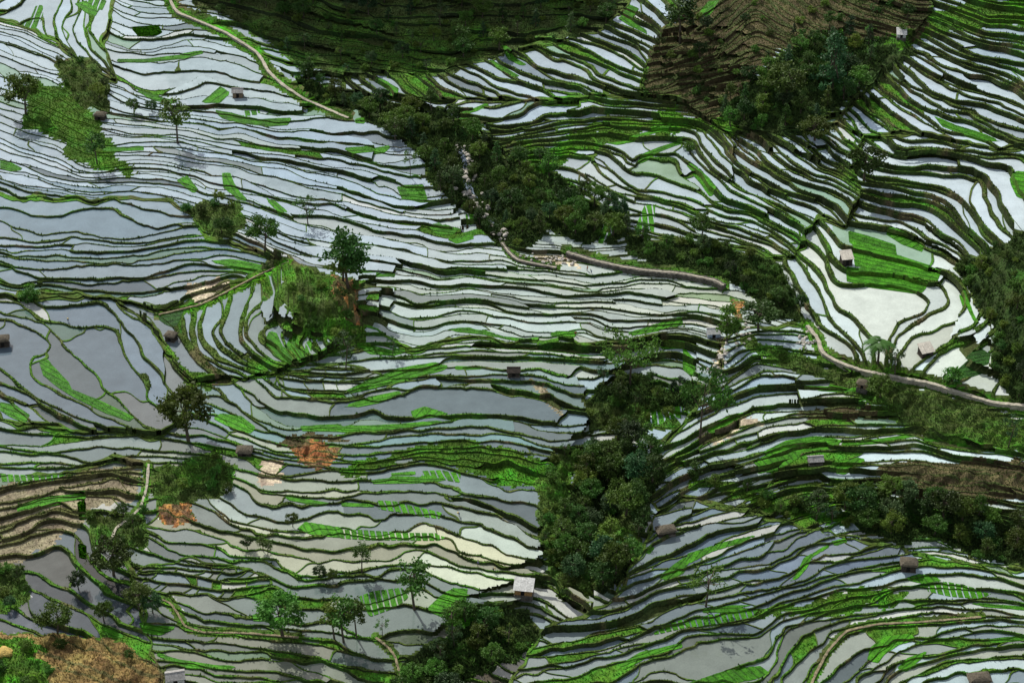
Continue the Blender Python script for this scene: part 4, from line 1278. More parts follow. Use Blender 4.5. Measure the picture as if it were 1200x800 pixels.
terr = link(bpy.data.objects.new('terraced_hillside', TS.mesh('terraced_hillside', [M_GROUND])))
tag(terr, kind='structure')

# lower soil sheet under everything, running on far beyond the frame
def ground_sheet():
    us = np.arange(-120, 1321, 18.0); vs = np.arange(-100, 911, 18.0)
    u, v = np.meshgrid(us, vs); h = relief(u, v) - 1.6; X, Y = unproject(u, v, relief(u, v))
    bm = bmesh.new()
    g = [[bm.verts.new((X[j, i], Y[j, i], h[j, i])) for i in range(len(us))] for j in range(len(vs))]
    for j in range(len(vs) - 1):
        for i in range(len(us) - 1): bm.faces.new((g[j][i], g[j + 1][i], g[j + 1][i + 1], g[j][i + 1]))
    ring = [g[0][i] for i in range(len(us))] + [g[j][-1] for j in range(1, len(vs))] + [g[-1][i] for i in range(len(us) - 2, -1, -1)] + [g[j][0] for j in range(len(vs) - 2, 0, -1)]
    cx, cy = X.mean(), Y.mean()
    prev = ring
    for sc_, zz in ((1.5, -6), (3.0, -14), (9.0, -20)):
        nx = []
        for w in ring:
            d = Vector((w.co.x - cx, w.co.y - cy)) * sc_
            nx.append(bm.verts.new((cx + d.x, cy + d.y, min(w.co.z, 30) + zz)))
        for i in range(len(ring)):
            k = (i + 1) % len(ring)
            bm.faces.new((prev[i], nx[i], nx[k], prev[k]))
        prev = nx
    me = bpy.data.meshes.new('valley_ground'); bm.to_mesh(me); bm.free()
    at = me.attributes.new('Col', 'FLOAT_COLOR', 'FACE')
    at.data.foreach_set('color', np.tile([.05, .07, .02, 1], (len(me.polygons), 1)).astype(np.float32).ravel())
    me.materials.append(M_GROUND)
    return me
tag(link(bpy.data.objects.new('valley_ground', ground_sheet())), kind='structure')

# ------------------------------------------------------------------ paddies: one object each
TINT = np.array([[float(a) for a in ln.split()] for ln in TINTS.strip().splitlines()])
used = np.unique(wat.k['key'])
def tint(keys):  # tones per paddy: mud, with the reflected sky painted in
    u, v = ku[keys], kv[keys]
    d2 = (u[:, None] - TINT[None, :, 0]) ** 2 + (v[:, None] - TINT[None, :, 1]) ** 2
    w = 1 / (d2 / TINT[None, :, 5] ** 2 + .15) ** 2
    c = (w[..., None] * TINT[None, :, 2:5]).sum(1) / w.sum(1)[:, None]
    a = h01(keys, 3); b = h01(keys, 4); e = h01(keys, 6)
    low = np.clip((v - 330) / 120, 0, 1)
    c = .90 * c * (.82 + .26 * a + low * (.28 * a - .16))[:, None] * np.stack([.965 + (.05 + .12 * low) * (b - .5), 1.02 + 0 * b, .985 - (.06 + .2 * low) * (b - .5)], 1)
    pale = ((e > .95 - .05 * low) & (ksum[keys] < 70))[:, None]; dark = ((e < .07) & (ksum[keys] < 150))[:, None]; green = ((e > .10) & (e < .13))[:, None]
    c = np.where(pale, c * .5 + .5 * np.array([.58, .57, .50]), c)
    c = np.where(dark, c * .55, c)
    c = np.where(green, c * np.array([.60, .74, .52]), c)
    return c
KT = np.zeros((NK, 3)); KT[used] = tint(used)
wx_, wy_, wz_ = geo(wat, const(wat, wat.k['z0']))
spx = areas(wat, VU, VV)
uc, vc = wat.cen(VU), wat.cen(VV)
infr = (uc > 0) & (uc < 1200) & (vc > 0) & (vc < 800)
karea = np.bincount(wat.k['key'], spx * infr, NK)
order = np.argsort(-karea)[:300]
isbig = np.zeros(NK, bool); isbig[order[karea[order] > 0]] = True
srt = np.argsort(wat.k['key'], kind='stable')
ks = wat.k['key'][srt]
bounds = np.r_[0, np.nonzero(np.diff(ks))[0] + 1, len(ks)]
mask_all = np.arange(wx_.shape[1])[None] < wat.c[:, None]
for a, b in zip(bounds[:-1], bounds[1:]):
    key = ks[a]
    if not isbig[key]: continue
    i = srt[a:b]; mk = mask_all[i]
    V = np.stack([wx_[i][mk], wy_[i][mk], wz_[i][mk]], 1)
    c = V.mean(0)
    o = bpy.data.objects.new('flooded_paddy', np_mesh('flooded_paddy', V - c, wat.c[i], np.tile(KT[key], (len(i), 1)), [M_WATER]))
    link(o, terr); o.location = c
i = np.nonzero(~isbig[wat.k['key']])[0]
mk = mask_all[i]
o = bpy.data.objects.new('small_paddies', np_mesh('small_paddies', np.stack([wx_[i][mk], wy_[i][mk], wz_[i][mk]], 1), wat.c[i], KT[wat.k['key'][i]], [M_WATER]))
link(o, terr); o['kind'] = 'stuff'

# ------------------------------------------------------------------ ground lookup for things that stand on it
ZT = np.full(len(TRI), np.nan); AT = np.zeros(len(TRI))
for p, z in ((wat, wat.k['z0']), (strips, strips.k['z0']), (dryf, None), (lip, lip.k['zl']), (slope, slope.k['z0'])):
    m = p.cen(VM)
    zz = (p.cen(VH + VB) if z is None else z * (1 - m) + m * p.cen(VH + VB)) if z is not None or True else 0
    if z is None: zz = p.k['z0'] * (1 - m) + m * p.cen(VH + VB)
    a = areas(p, VU, VV)
    o_ = np.argsort(a); better = a[o_] > AT[p.t[o_]]
    ZT[p.t[o_][better]] = zz[o_][better]; AT[p.t[o_][better]] = a[o_][better]
def stand(u, v):
    i = int(np.clip((u + 90) // GS, 0, NGU - 2)); j = int(np.clip((v + 70) // GS, 0, NGV - 2))
    z = ZT[j * (NGU - 1) + i]
    if not np.isfinite(z): z = ZT[j * (NGU - 1) + i + len(T1)]
    if not np.isfinite(z): z = float(relief(np.array([u]), np.array([v]))[0])
    x, y = unproject(u, v, z)
    return Vector((float(x), float(y), float(z))), float(px_per_m(u, v, z))

# ------------------------------------------------------------------ grass on the banks, seedlings in the beds
def blades(p, x, y, z, n, col, hmin, hmax, wid, wt=None):
    a = areas(p, VX, VY)
    if wt is not None: a = a * wt
    if a.sum() <= 0 or n <= 0: return np.zeros((0, 3)), np.zeros((0, 3))
    i = rng.choice(len(a), n, p=a / a.sum())
    K = x.shape[1]; w = rng.exponential(1, (n, K)) * (np.arange(K)[None] < p.c[i][:, None]); w /= w.sum(1)[:, None]
    c = np.stack([(x[i] * w).sum(1), (y[i] * w).sum(1), (z[i] * w).sum(1)], 1)
    yaw = rng.uniform(0, 2 * np.pi, n); h = rng.uniform(hmin, hmax, n); ww = wid * rng.uniform(.6, 1.4, n)
    d = np.stack([np.cos(yaw) * ww, np.sin(yaw) * ww, 0 * yaw], 1)
    le = np.stack([rng.normal(0, .3, n) * h, rng.normal(0, .3, n) * h, h], 1)
    V = np.stack([c - d - [0, 0, .03], c + d - [0, 0, .03], c + le], 1).reshape(-1, 3)
    return V, col(i)
G = Soup()
inf_l = (lip.cen(VU) > -30) & (lip.cen(VU) < 1230) & (lip.cen(VV) > -30) & (lip.cen(VV) < 830)
V, c = blades(*LIPG, 110000, lambda i: pcol(BCOL, lip)[i] * rng.uniform(.7, 1.5, (len(i), 1)), .12, .5, .13, inf_l * 1.0)
G.add(V, np.full(len(V) // 3, 3), c)
V, c = blades(*LIPG, 11000, lambda i: np.array([.045, .085, .018]) * rng.uniform(.5, 1.5, (len(i), 1)), .25, .75, .26, inf_l * np.clip(.15 + vnoise(lip.cen(VU) / 16, lip.cen(VV) / 11, 411), 0, 1) ** 2)
G.add(V, np.full(len(V) // 3, 3), c)
cl_w = dryf.k['gr'] * .8 + np.array([0, 0, 1.2, 2.0, 1.6, 1.2, 1.0, .5, .3, 0])[TCLS[dryf.t]]
cl_w = cl_w * ((dryf.cen(VU) > -30) & (dryf.cen(VU) < 1230) & (dryf.cen(VV) > -30) & (dryf.cen(VV) < 830))
gcol = np.array([(.05, .16, .012), (.03, .05, .012), (.045, .065, .018), (.06, .10, .02), (.052, .118, .014), (.085, .10, .03), (.20, .15, .055), (.16, .12, .04), (.16, .15, .07), (.3, .28, .2)])
V, c = blades(*DRYG, 90000, lambda i: gcol[TCLS[dryf.t[i]]] * rng.uniform(.6, 1.5, (len(i), 1)), .15, .6, .15, cl_w)
G.add(V, np.full(len(V) // 3, 3), c)
uw = np.where(TCLS[dryf.t] == 1, 1.0, 0) * ((dryf.cen(VU) > -30) & (dryf.cen(VU) < 1230) & (dryf.cen(VV) > -30) & (dryf.cen(VV) < 830))
Uv = Soup(); V, c = blades(*DRYG, 60000, lambda i: np.array([.045, .08, .02]) * rng.uniform(.5, 1.7, (len(i), 1)), .3, 1.0, .28, uw)
Uv.add(V, np.full(len(V) // 3, 3), c)
tag(link(bpy.data.objects.new('undergrowth', Uv.mesh('undergrowth', [M_GRASS]))), kind='stuff')
tag(link(bpy.data.objects.new('bank_grass', G.mesh('bank_grass', [M_GRASS]))), kind='stuff')

BEDCAT = 'seedling bed'
sx, sy, sz = geo(strips, const(strips, strips.k['z0'] + .10))
strips.k['kq'] = np.round(strips.cen(-np.sin(ang[strips.k['bed']])[:, None] * tri_f(VU, strips) + np.cos(ang[strips.k['bed']])[:, None] * tri_f(VV, strips)) / fs[strips.k['bed']] - .5).astype(int)
for b, (P, a, lab) in enumerate(BEDS):
    i = np.nonzero(strips.k['bed'] == b)[0]
    if not len(i): print('EMPTY BED', b, lab); continue
    sub = strips.sel(i); mk = np.arange(sx.shape[1])[None] < sub.c[:, None]
    c = np.array([sx[i][mk].mean(), sy[i][mk].mean(), sz[i][mk].min()])
    root = link(bpy.data.objects.new('seedling_bed', None)); root.location = c; root.empty_display_size = .5
    tag(root, 'green rice seedling bed, ' + lab, BEDCAT, 'rice seedling beds')
    base = np.array([.068, .28, .010]) * (.8 + .4 * h01(b, 1)) if 'dull' not in lab and 'dark green' not in lab else np.array([.03, .11, .014])
    ids = (0 if a == 's' else sub.k['kq'] * 1000) + sub.k['n']
    un, inv = np.unique(ids, return_inverse=True)
    apx = areas(sub, VU, VV); am = areas(sub, VX, VY)
    tot = np.bincount(inv, apx)
    small = Soup()
    for g in range(len(un)):
        w = inv == g; ps_ = sub.sel(w); mw = np.arange(sx.shape[1])[None] < ps_.c[:, None]
        X3, Y3, Z3 = sx[i][w], sy[i][w], sz[i][w]
        s_ = Soup() if tot[g] > 14 else small
        tone = base * (.82 + .36 * h01(un[g], b))
        s_.add(np.stack([X3[mw], Y3[mw], Z3[mw]], 1) - c, ps_.c, np.tile(tone, (len(ps_.c), 1)))
        Vb, cb = blades(ps_, X3, Y3, Z3, int(min(900, am[w].sum() * 9)), lambda q: tone[None] * rng.uniform(.6, 1.5, (len(q), 1)), .1, .3, .09)
        if len(Vb): s_.add(Vb - c, np.full(len(Vb) // 3, 3), cb)
        if s_ is not small: link(bpy.data.objects.new('seedling_strip', s_.mesh('seedling_strip', [M_SEED])), root)
    fi = np.nonzero(furrow.k['bed'] == b)[0]
    if len(fi):
        fp = furrow.sel(fi); fx, fy, fz = geo(fp, const(fp, fp.k['z0'] + .04)); fb = Soup()
        fb.add(flat(fp, fx, fy, fz) - c, fp.c, np.tile(base * .55, (len(fi), 1)))
        link(bpy.data.objects.new('furrows', fb.mesh('furrows', [M_SEED])), root)['kind'] = 'stuff'
    if small.V: link(bpy.data.objects.new('short_strips', small.mesh('short_strips', [M_SEED])), root)['kind'] = 'stuff'
# ------------------------------------------------------------------ trees
def tube(bm, pts, radii, seg=6):
    rings = []
    for k, p in enumerate(pts):
        d = (pts[min(k + 1, len(pts) - 1)] - pts[max(k - 1, 0)]).normalized()
        a = d.orthogonal().normalized(); b = d.cross(a)
        rings.append([bm.verts.new(p + (a * math.cos(t) + b * math.sin(t)) * radii[k]) for t in [2 * math.pi * i / seg for i in range(seg)]])
    for r0, r1 in zip(rings[:-1], rings[1:]):
        for i in range(seg): bm.faces.new((r0[i], r0[(i + 1) % seg], r1[(i + 1) % seg], r1[i]))
    bm.faces.new(rings[-1]); bm.faces.new(rings[0][::-1])
def bm_obj_mesh(bm, name, mat, smooth=False):
    bmesh.ops.recalc_face_normals(bm, faces=bm.faces)
    me = bpy.data.meshes.new(name); bm.to_mesh(me); bm.free()
    me.materials.append(mat)
    if smooth: me.polygons.foreach_set('use_smooth', [True] * len(me.polygons))
    return me
KIND = {            # crown radius, centre height, half height, clumps, leaves per clump, clump size, leaf size, trunk radius
    'round': (.42, .62, .35, 36, 72, .105, .030, .026), 'oval': (.29, .54, .42, 30, 60, .10, .030, .022), 'sparse': (.36, .66, .30, 15, 30, .085, .026, .016),
    'flat': (.60, .80, .15, 26, 42, .11, .026, .018), 'tall': (.20, .70, .28, 17, 50, .085, .026, .016), 'bush': (.52, .46, .40, 22, 55, .17, .055, .02), 'conifer': (.26, .55, .45, 34, 50, .07, .024, .02)}
def leaf_quads(C, size, r):
    n = len(C)
    a = r.normal(0, 1, (n, 3)); a /= np.linalg.norm(a, axis=1)[:, None]
    up = np.array([0, 0, 1.0]) * .7 + r.normal(0, .6, (n, 3)); b = np.cross(up, a); b /= np.linalg.norm(b, axis=1)[:, None] + 1e-9
    s = size * r.uniform(.6, 1.5, n)[:, None]
    return np.stack([C - a * s, C - b * s * .55, C + a * s, C + b * s * .55], 1).reshape(-1, 3)
def tree_meshes(kind, seed, mat):
    r = np.random.default_rng(seed); R_, zc, zr, nc, nl, cs, ls, tr = KIND[kind]
    cl = []
    while len(cl) < nc:
        p = r.normal(0, 1, 3); p /= np.linalg.norm(p); p *= r.uniform(.35, 1.0) ** .5
        if kind == 'conifer':
            t = r.uniform(0, 1); aa = r.uniform(0, 6.28); rad = R_ * (1 - t) * r.uniform(.5, 1)
            q = np.array([math.cos(aa) * rad, math.sin(aa) * rad, .12 + .86 * t])
        else:
            q = np.array([p[0] * R_, p[1] * R_, zc + p[2] * zr])
            if kind in ('round', 'oval') and p[2] < -.6: continue
        q[:2] += r.normal(0, .03, 2)
        cl.append(q)
    cl = np.array(cl)
    Cs = []
    for q in cl:
        n = int(nl * r.uniform(.6, 1.4)); f = r.uniform(.7, 1.35)
        d = r.normal(0, .5, (n, 3)) * cs * f * np.array([1, 1, .6 if kind != 'bush' else .8])
        Cs.append(q + d)
    V = leaf_quads(np.vstack(Cs), ls, r); V[:, 2] = np.maximum(V[:, 2], .02)
    crown = np_mesh('crown', V, np.full(len(V) // 4, 4), None, [mat])
    bm = bmesh.new()
    top = Vector((r.normal(0, .03), r.normal(0, .03), zc + zr * .5))
    lean = Vector((r.normal(0, .03), r.normal(0, .03), 0))
    th = .32 if kind == 'flat' else (.3 if kind != 'bush' else .12)
    if kind == 'bush':
        for k in range(5):
            e = Vector(cl[k % nc]); tube(bm, [Vector((r.normal(0, .03), r.normal(0, .03), -.08)), e * .5 + Vector((0, 0, .02)), e], [tr, tr * .7, tr * .3], 5)
    else:
        fork = lean + Vector((0, 0, th + .12))
        tube(bm, [Vector((0, 0, -.06)), lean * .5 + Vector((0, 0, th * .6)), fork, (fork + top) / 2 + lean, top], [tr * 1.35, tr, tr * .85, tr * .6, tr * .25], 7)
        for k in r.choice(nc, min(nc, 9), replace=False):
            e = Vector(cl[k]); s0 = fork.lerp(top, r.uniform(-.25, .6) if kind != 'tall' else r.uniform(0, .9))
            tube(bm, [s0, s0.lerp(e, .5) + Vector((0, 0, -.02)), e], [tr * .5, tr * .36, tr * .16], 5)
    return bm_obj_mesh(bm, 'trunk', M_BARK), crown
def palm_meshes(seed):
    r = np.random.default_rng(seed); bm = bmesh.new()
    tube(bm, [Vector((0, 0, -.05)), Vector((.01, 0, .4)), Vector((.03, .01, .72))], [.03, .024, .02], 7)
    Q = []
    for k in range(15):
        a = 2 * math.pi * k / 15 + r.normal(0, .15); el = r.uniform(.1, 1.1)
        for t in np.linspace(.1, 1, 12):
            rad = .36 * t; z = .72 + .36 * t * math.sin(el) - .34 * t * t
            c = np.array([.03 + math.cos(a) * rad * math.cos(el * .6), math.sin(a) * rad * math.cos(el * .6), z]); sd = np.array([-math.sin(a), math.cos(a), -.35])
            fw = np.array([math.cos(a), math.sin(a), -.2]) * .035
            for s in (-1, 1):
                w = .10 * math.sin(min(1, t * 1.3) * 2.6) + .02
                Q.append([c - fw * .4, c + s * sd * np.array([1, 1, s]) * w + fw, c + s * sd * np.array([1, 1, s]) * w * .9 + fw * 1.6, c + fw * .5])
    V = np.array(Q).reshape(-1, 3)
    return bm_obj_mesh(bm, 'trunk', M_BARK), np_mesh('crown', V, np.full(len(V) // 4, 4), None, [M_LEAF2])
PROTO = {}
mats3 = [M_LEAF, M_LEAF2, M_LEAF3, M_LEAF, M_LEAF2]
for kd, cnt in (('round', 5), ('oval', 3), ('sparse', 3), ('flat', 1), ('tall', 3), ('bush', 5), ('conifer', 2)):
    PROTO[kd] = [tree_meshes(kd, 100 + 17 * i + len(kd), M_SHRUB if kd == 'bush' else mats3[(i + len(kd)) % 5]) for i in range(cnt)]
PROTO['palm'] = [palm_meshes(5)]
def plant(kind, u, v, h, label, cat, group=None, name=None, wide=1.0):
    p, s = stand(u, v)
    tm, cm = PROTO[kind][random.randrange(len(PROTO[kind]))]
    root = bpy.data.objects.new(name or ('shrub' if kind == 'bush' else kind_name[kind]), None); link(root)
    root.location = p; root.rotation_euler = (0, 0, random.uniform(0, 6.28)); root.scale = (h * wide * random.uniform(.9, 1.1), h * wide * random.uniform(.9, 1.1), h)
    root.empty_display_size = .2
    tag(root, label, cat, group)
    link(bpy.data.objects.new('stem' if kind == 'bush' else 'trunk', tm), root)
    link(bpy.data.objects.new('foliage' if kind == 'bush' else 'crown', cm), root)
    return root
kind_name = {'round': 'broadleaf_tree', 'oval': 'leafy_tree', 'sparse': 'thin_tree', 'flat': 'spreading_tree', 'tall': 'tall_tree', 'palm': 'palm_tree', 'conifer': 'conifer_tree'}
def scatter(P, n, dmin, keep=None):
    P = np.asarray(P); lo = np.maximum(P.min(0), (-15, -10)); hi = np.minimum(P.max(0), (1215, 835)); out = []
    tries = 0
    while len(out) < n and tries < n * 60:
        tries += 1
        q = np.array([random.uniform(lo[0], hi[0]), random.uniform(lo[1], hi[1])])
        if not inside(P, q[:1], q[1:])[0]: continue
        d = dmin if tries < n * 30 else dmin * .6
        if any((a[0] - q[0]) ** 2 + ((a[1] - q[1]) * 1.3) ** 2 < d * d for a in out): continue
        if any(pl_dist(PP, q[:1], q[1:])[0] < 6 for PP in PATHS.values()): continue
        if STREAM_D(q) < 9: continue
        if any(abs(q[0] - a) < 22 and -6 < q[1] - b < 42 for a, b in HUTPOS): continue
        out.append(q)
    return out
STREAM = poly("541,172 549,190 545,205 549,222 556,238 566,252 577,262 588,278")
HUTPOS = [(614, 693), (836, 393), (1084, 416), (991, 309), (1056, 43), (118, 139), (602, 439), (201, 398), (287, 531), (206, 797), (1064, 666), (780, 624), (955, 541), (1011, 453)]
def STREAM_D(q): return pl_dist(STREAM, q[:1], q[1:])[0]
WP = [P for nm, P in CL if nm == 'wood']
SHADEP = [P for nm, P in CL if nm == 'shade'][0]
SCP = [P for nm, P in CL if nm == 'scrub']
W = [  # outline, trees, height range, kinds, tree label, shrubs, shrub label
    (WP[0], 34, (5.5, 9), ('round', 'oval', 'round'), 'dark leafy tree crowded into the deep gully below the centre', 17, 'low shrub among the trees of the deep gully'),
    (WP[1], 22, (5, 9), ('round', 'oval', 'round', 'bush'), 'dark tree in the band of wood crossing the lower right', 17, 'shrub under the band of wood on the lower right'),
    (WP[2], 9, (3.5, 6.5), ('round', 'sparse', 'oval'), 'small tree in the thicket right of centre', 6, 'shrub in the thicket right of centre'),
    (WP[3], 64, (4.5, 8), ('round', 'conifer', 'oval', 'round'), 'bluish green tree in the ravine wood along the bouldery stream', 19, 'shrub at the edge of the ravine wood'),
    (WP[4], 10, (3.5, 6), ('round', 'oval'), 'tree on the dark bushy slope above the canal wall', 29, 'shrub on the dark bushy slope above the canal wall'),
    (WP[5], 34, (5, 9), ('round', 'conifer', 'oval'), 'tree in the dark wood under the brown hill', 9, 'shrub beside the dark wood under the brown hill'),
    (WP[6], 12, (3, 6), ('round', 'oval'), 'tree on the shaded hill at the right edge', 29, 'shrub clothing the shaded hill at the right edge'),
    (SHADEP, 60, (3.5, 7.5), ('round', 'conifer', 'sparse'), 'tree scattered over the shaded hillside at the top', 52, 'shrub scattered over the shaded hillside at the top'),
    (WP[7], 13, (5, 8), ('round', 'oval', 'sparse'), 'tree in the wood at the bottom centre', 9, 'shrub in the wood at the bottom centre'),
    (poly('690,700 735,655 752,630 745,610 730,600 700,640 660,690'), 5, (3, 5.5), ('round', 'sparse'), 'tree on the slope joining the gully wood to the lower right terraces', 6, 'shrub on the slope below the gully wood'),
    (poly('765,62 805,10 850,-5 1080,-8 1070,42 1000,42 950,40 905,62 880,92 850,125 830,142 800,116'), 12, (3, 6), ('round', 'conifer', 'sparse'), 'tree on the open slope of the brown hill', 31, 'shrub on the open slope of the brown hill'),
    (poly('0,752 60,748 150,756 185,792 185,830 0,830'), 0, (3, 4), ('round',), 'x', 10, 'shrub on the golden hilltop'),
    (poly('800,545 840,562 900,582 980,592 1005,620 930,608 880,594 805,572'), 9, (3.5, 6.5), ('round', 'sparse', 'oval'), 'tree dotted over the grassy terraces left of the lower right wood', 12, 'shrub dotted over the grassy terraces left of the lower right wood'),
    (poly('626,560 655,532 692,522 672,560 655,600 652,640 668,690 660,700 640,670 632,620'), 3, (3, 4.5), ('round', 'sparse'), 'small tree on the left rim of the deep gully', 14, 'shrub on the left rim of the deep gully'),
    (poly('680,468 720,474 780,478 795,500 740,508 690,502'), 2, (3, 4.5), ('round', 'sparse'), 'small tree between the thicket and the deep gully', 10, 'shrub between the thicket and the deep gully'),
    (SCP[0], 2, (3, 4), ('sparse', 'round'), 'small tree on the scrubby knoll left of centre', 10, 'shrub on the scrubby knoll left of centre'),
    (SCP[1], 7, (3, 5.5), ('round', 'sparse'), 'small tree on the grassy spine in the upper left', 9, 'shrub on the grassy spine in the upper left'),
    (SCP[2], 3, (3, 5), ('round', 'oval'), 'small tree in the clump right of the big pale pond', 5, 'shrub in the clump right of the big pale pond'),
    (SCP[3], 3, (3, 5), ('round',), 'small tree at the lower left edge', 5, 'shrub at the lower left edge'),
    (SCP[4], 3, (3, 5), ('round',), 'small tree beside the pale curving footpath', 4, 'shrub beside the pale curving footpath'),
    (SCP[5], 0, (3, 4), ('round',), 'x', 5, 'shrub on the bank above the brown earth patch')]
WOODS = {
    'dark leafy tree crowded into the deep gully below the centre': ('dark tree', 'the deep gully below the centre'),
    'dark tree in the band of wood crossing the lower right': ('dark tree', 'the wood band crossing the lower right'),
    'small tree in the thicket right of centre': ('tree', 'the thicket right of centre'),
    'bluish green tree in the ravine wood along the bouldery stream': ('bluish tree', 'the ravine wood along the bouldery stream'),
    'tree on the dark bushy slope above the canal wall': ('tree', 'the bushy slope above the canal wall'),
    'tree in the dark wood under the brown hill': ('tree', 'the wood under the brown hill'),
    'tree on the shaded hill at the right edge': ('tree', 'the shaded hill at the right edge'),
    'tree scattered over the shaded hillside at the top': ('tree', 'the shaded hillside along the top edge'),
    'tree in the wood at the bottom centre': ('tree', 'the wood at the bottom centre'),
    'tree on the slope joining the gully wood to the lower right terraces': ('tree', 'the slope right of the deep gully'),
    'tree on the open slope of the brown hill': ('tree', 'the open brown hill slope'),
    'small tree on the scrubby knoll left of centre': ('tree', 'the scrubby knoll left of centre'),
    'small tree on the grassy spine in the upper left': ('tree', 'the grassy spine in the upper left'),
    'small tree in the clump right of the big pale pond': ('tree', 'the clump right of the big pale pond'),
    'small tree at the lower left edge': ('tree', 'the bushes at the lower left edge'),
    'small tree beside the pale curving footpath': ('tree', 'the bushes beside the curving footpath'),
    'shrub on the golden hilltop': ('tree', 'the golden hilltop'),
    'shrub on the bank above the brown earth patch': ('tree', 'the bank above the brown earth patch'),
}
WOODS['tree dotted over the grassy terraces left of the lower right wood'] = ('tree', 'the grassy terraces left of the lower right wood')
WOODS['small tree on the left rim of the deep gully'] = ('tree', 'the left rim of the deep gully')
WOODS['small tree between the thicket and the deep gully'] = ('tree', 'the bank between thicket and deep gully')
PLACE = [['top left', 'top', 'top right'], ['left', 'middle', 'right'], ['bottom left', 'bottom', 'bottom right']]
LOOK = {'round': 'round crowned', 'oval': 'narrow crowned', 'sparse': 'thin crowned', 'conifer': 'pointed'}
def where(P, q):
    lo = np.maximum(P.min(0), 0); hi = np.minimum(P.max(0), (1200, 800)); f = np.clip((q - lo) / (hi - lo + 1e-6), 0, .999)
    return PLACE[int(f[1] * 3)][int(f[0] * 3)]
for P, nt_, (h0, h1), kinds, tl, nb_, bl_ in W:
    area = .5 * abs(sum(a[0] * b[1] - b[0] * a[1] for a, b in zip(P, np.roll(P, -1, 0))))
    for q in scatter(P, nt_, .8 * math.sqrt(area / max(nt_, 1))):
        kd = random.choice(kinds)
        if kd == 'bush': kd = 'round'
        hh = random.uniform(h0, h1); f = (hh - h0) / (h1 - h0)
        lab = ('short ' if f < .33 else 'tall ' if f > .67 else 'middling ') + LOOK[kd] + ' ' + WOODS[tl][0] + ', ' + where(P, q) + ' of ' + WOODS[tl][1]
        plant(kd, q[0], q[1], hh, lab, 'tree', tl.replace('tree', 'trees', 1), name='wood_tree')
    tl = tl if tl != 'x' else bl_
    for q in scatter(P, nb_, .6 * math.sqrt(area / max(nb_, 1))):
        hh = random.uniform(1.3, 3.0)
        lab = ('low' if hh < 1.9 else 'big' if hh > 2.5 else 'middling') + ' shrub, ' + where(P, q) + ' of ' + WOODS[tl][1]
        plant('bush', q[0], q[1], hh, lab, 'shrub', bl_.replace('shrub', 'shrubs', 1))
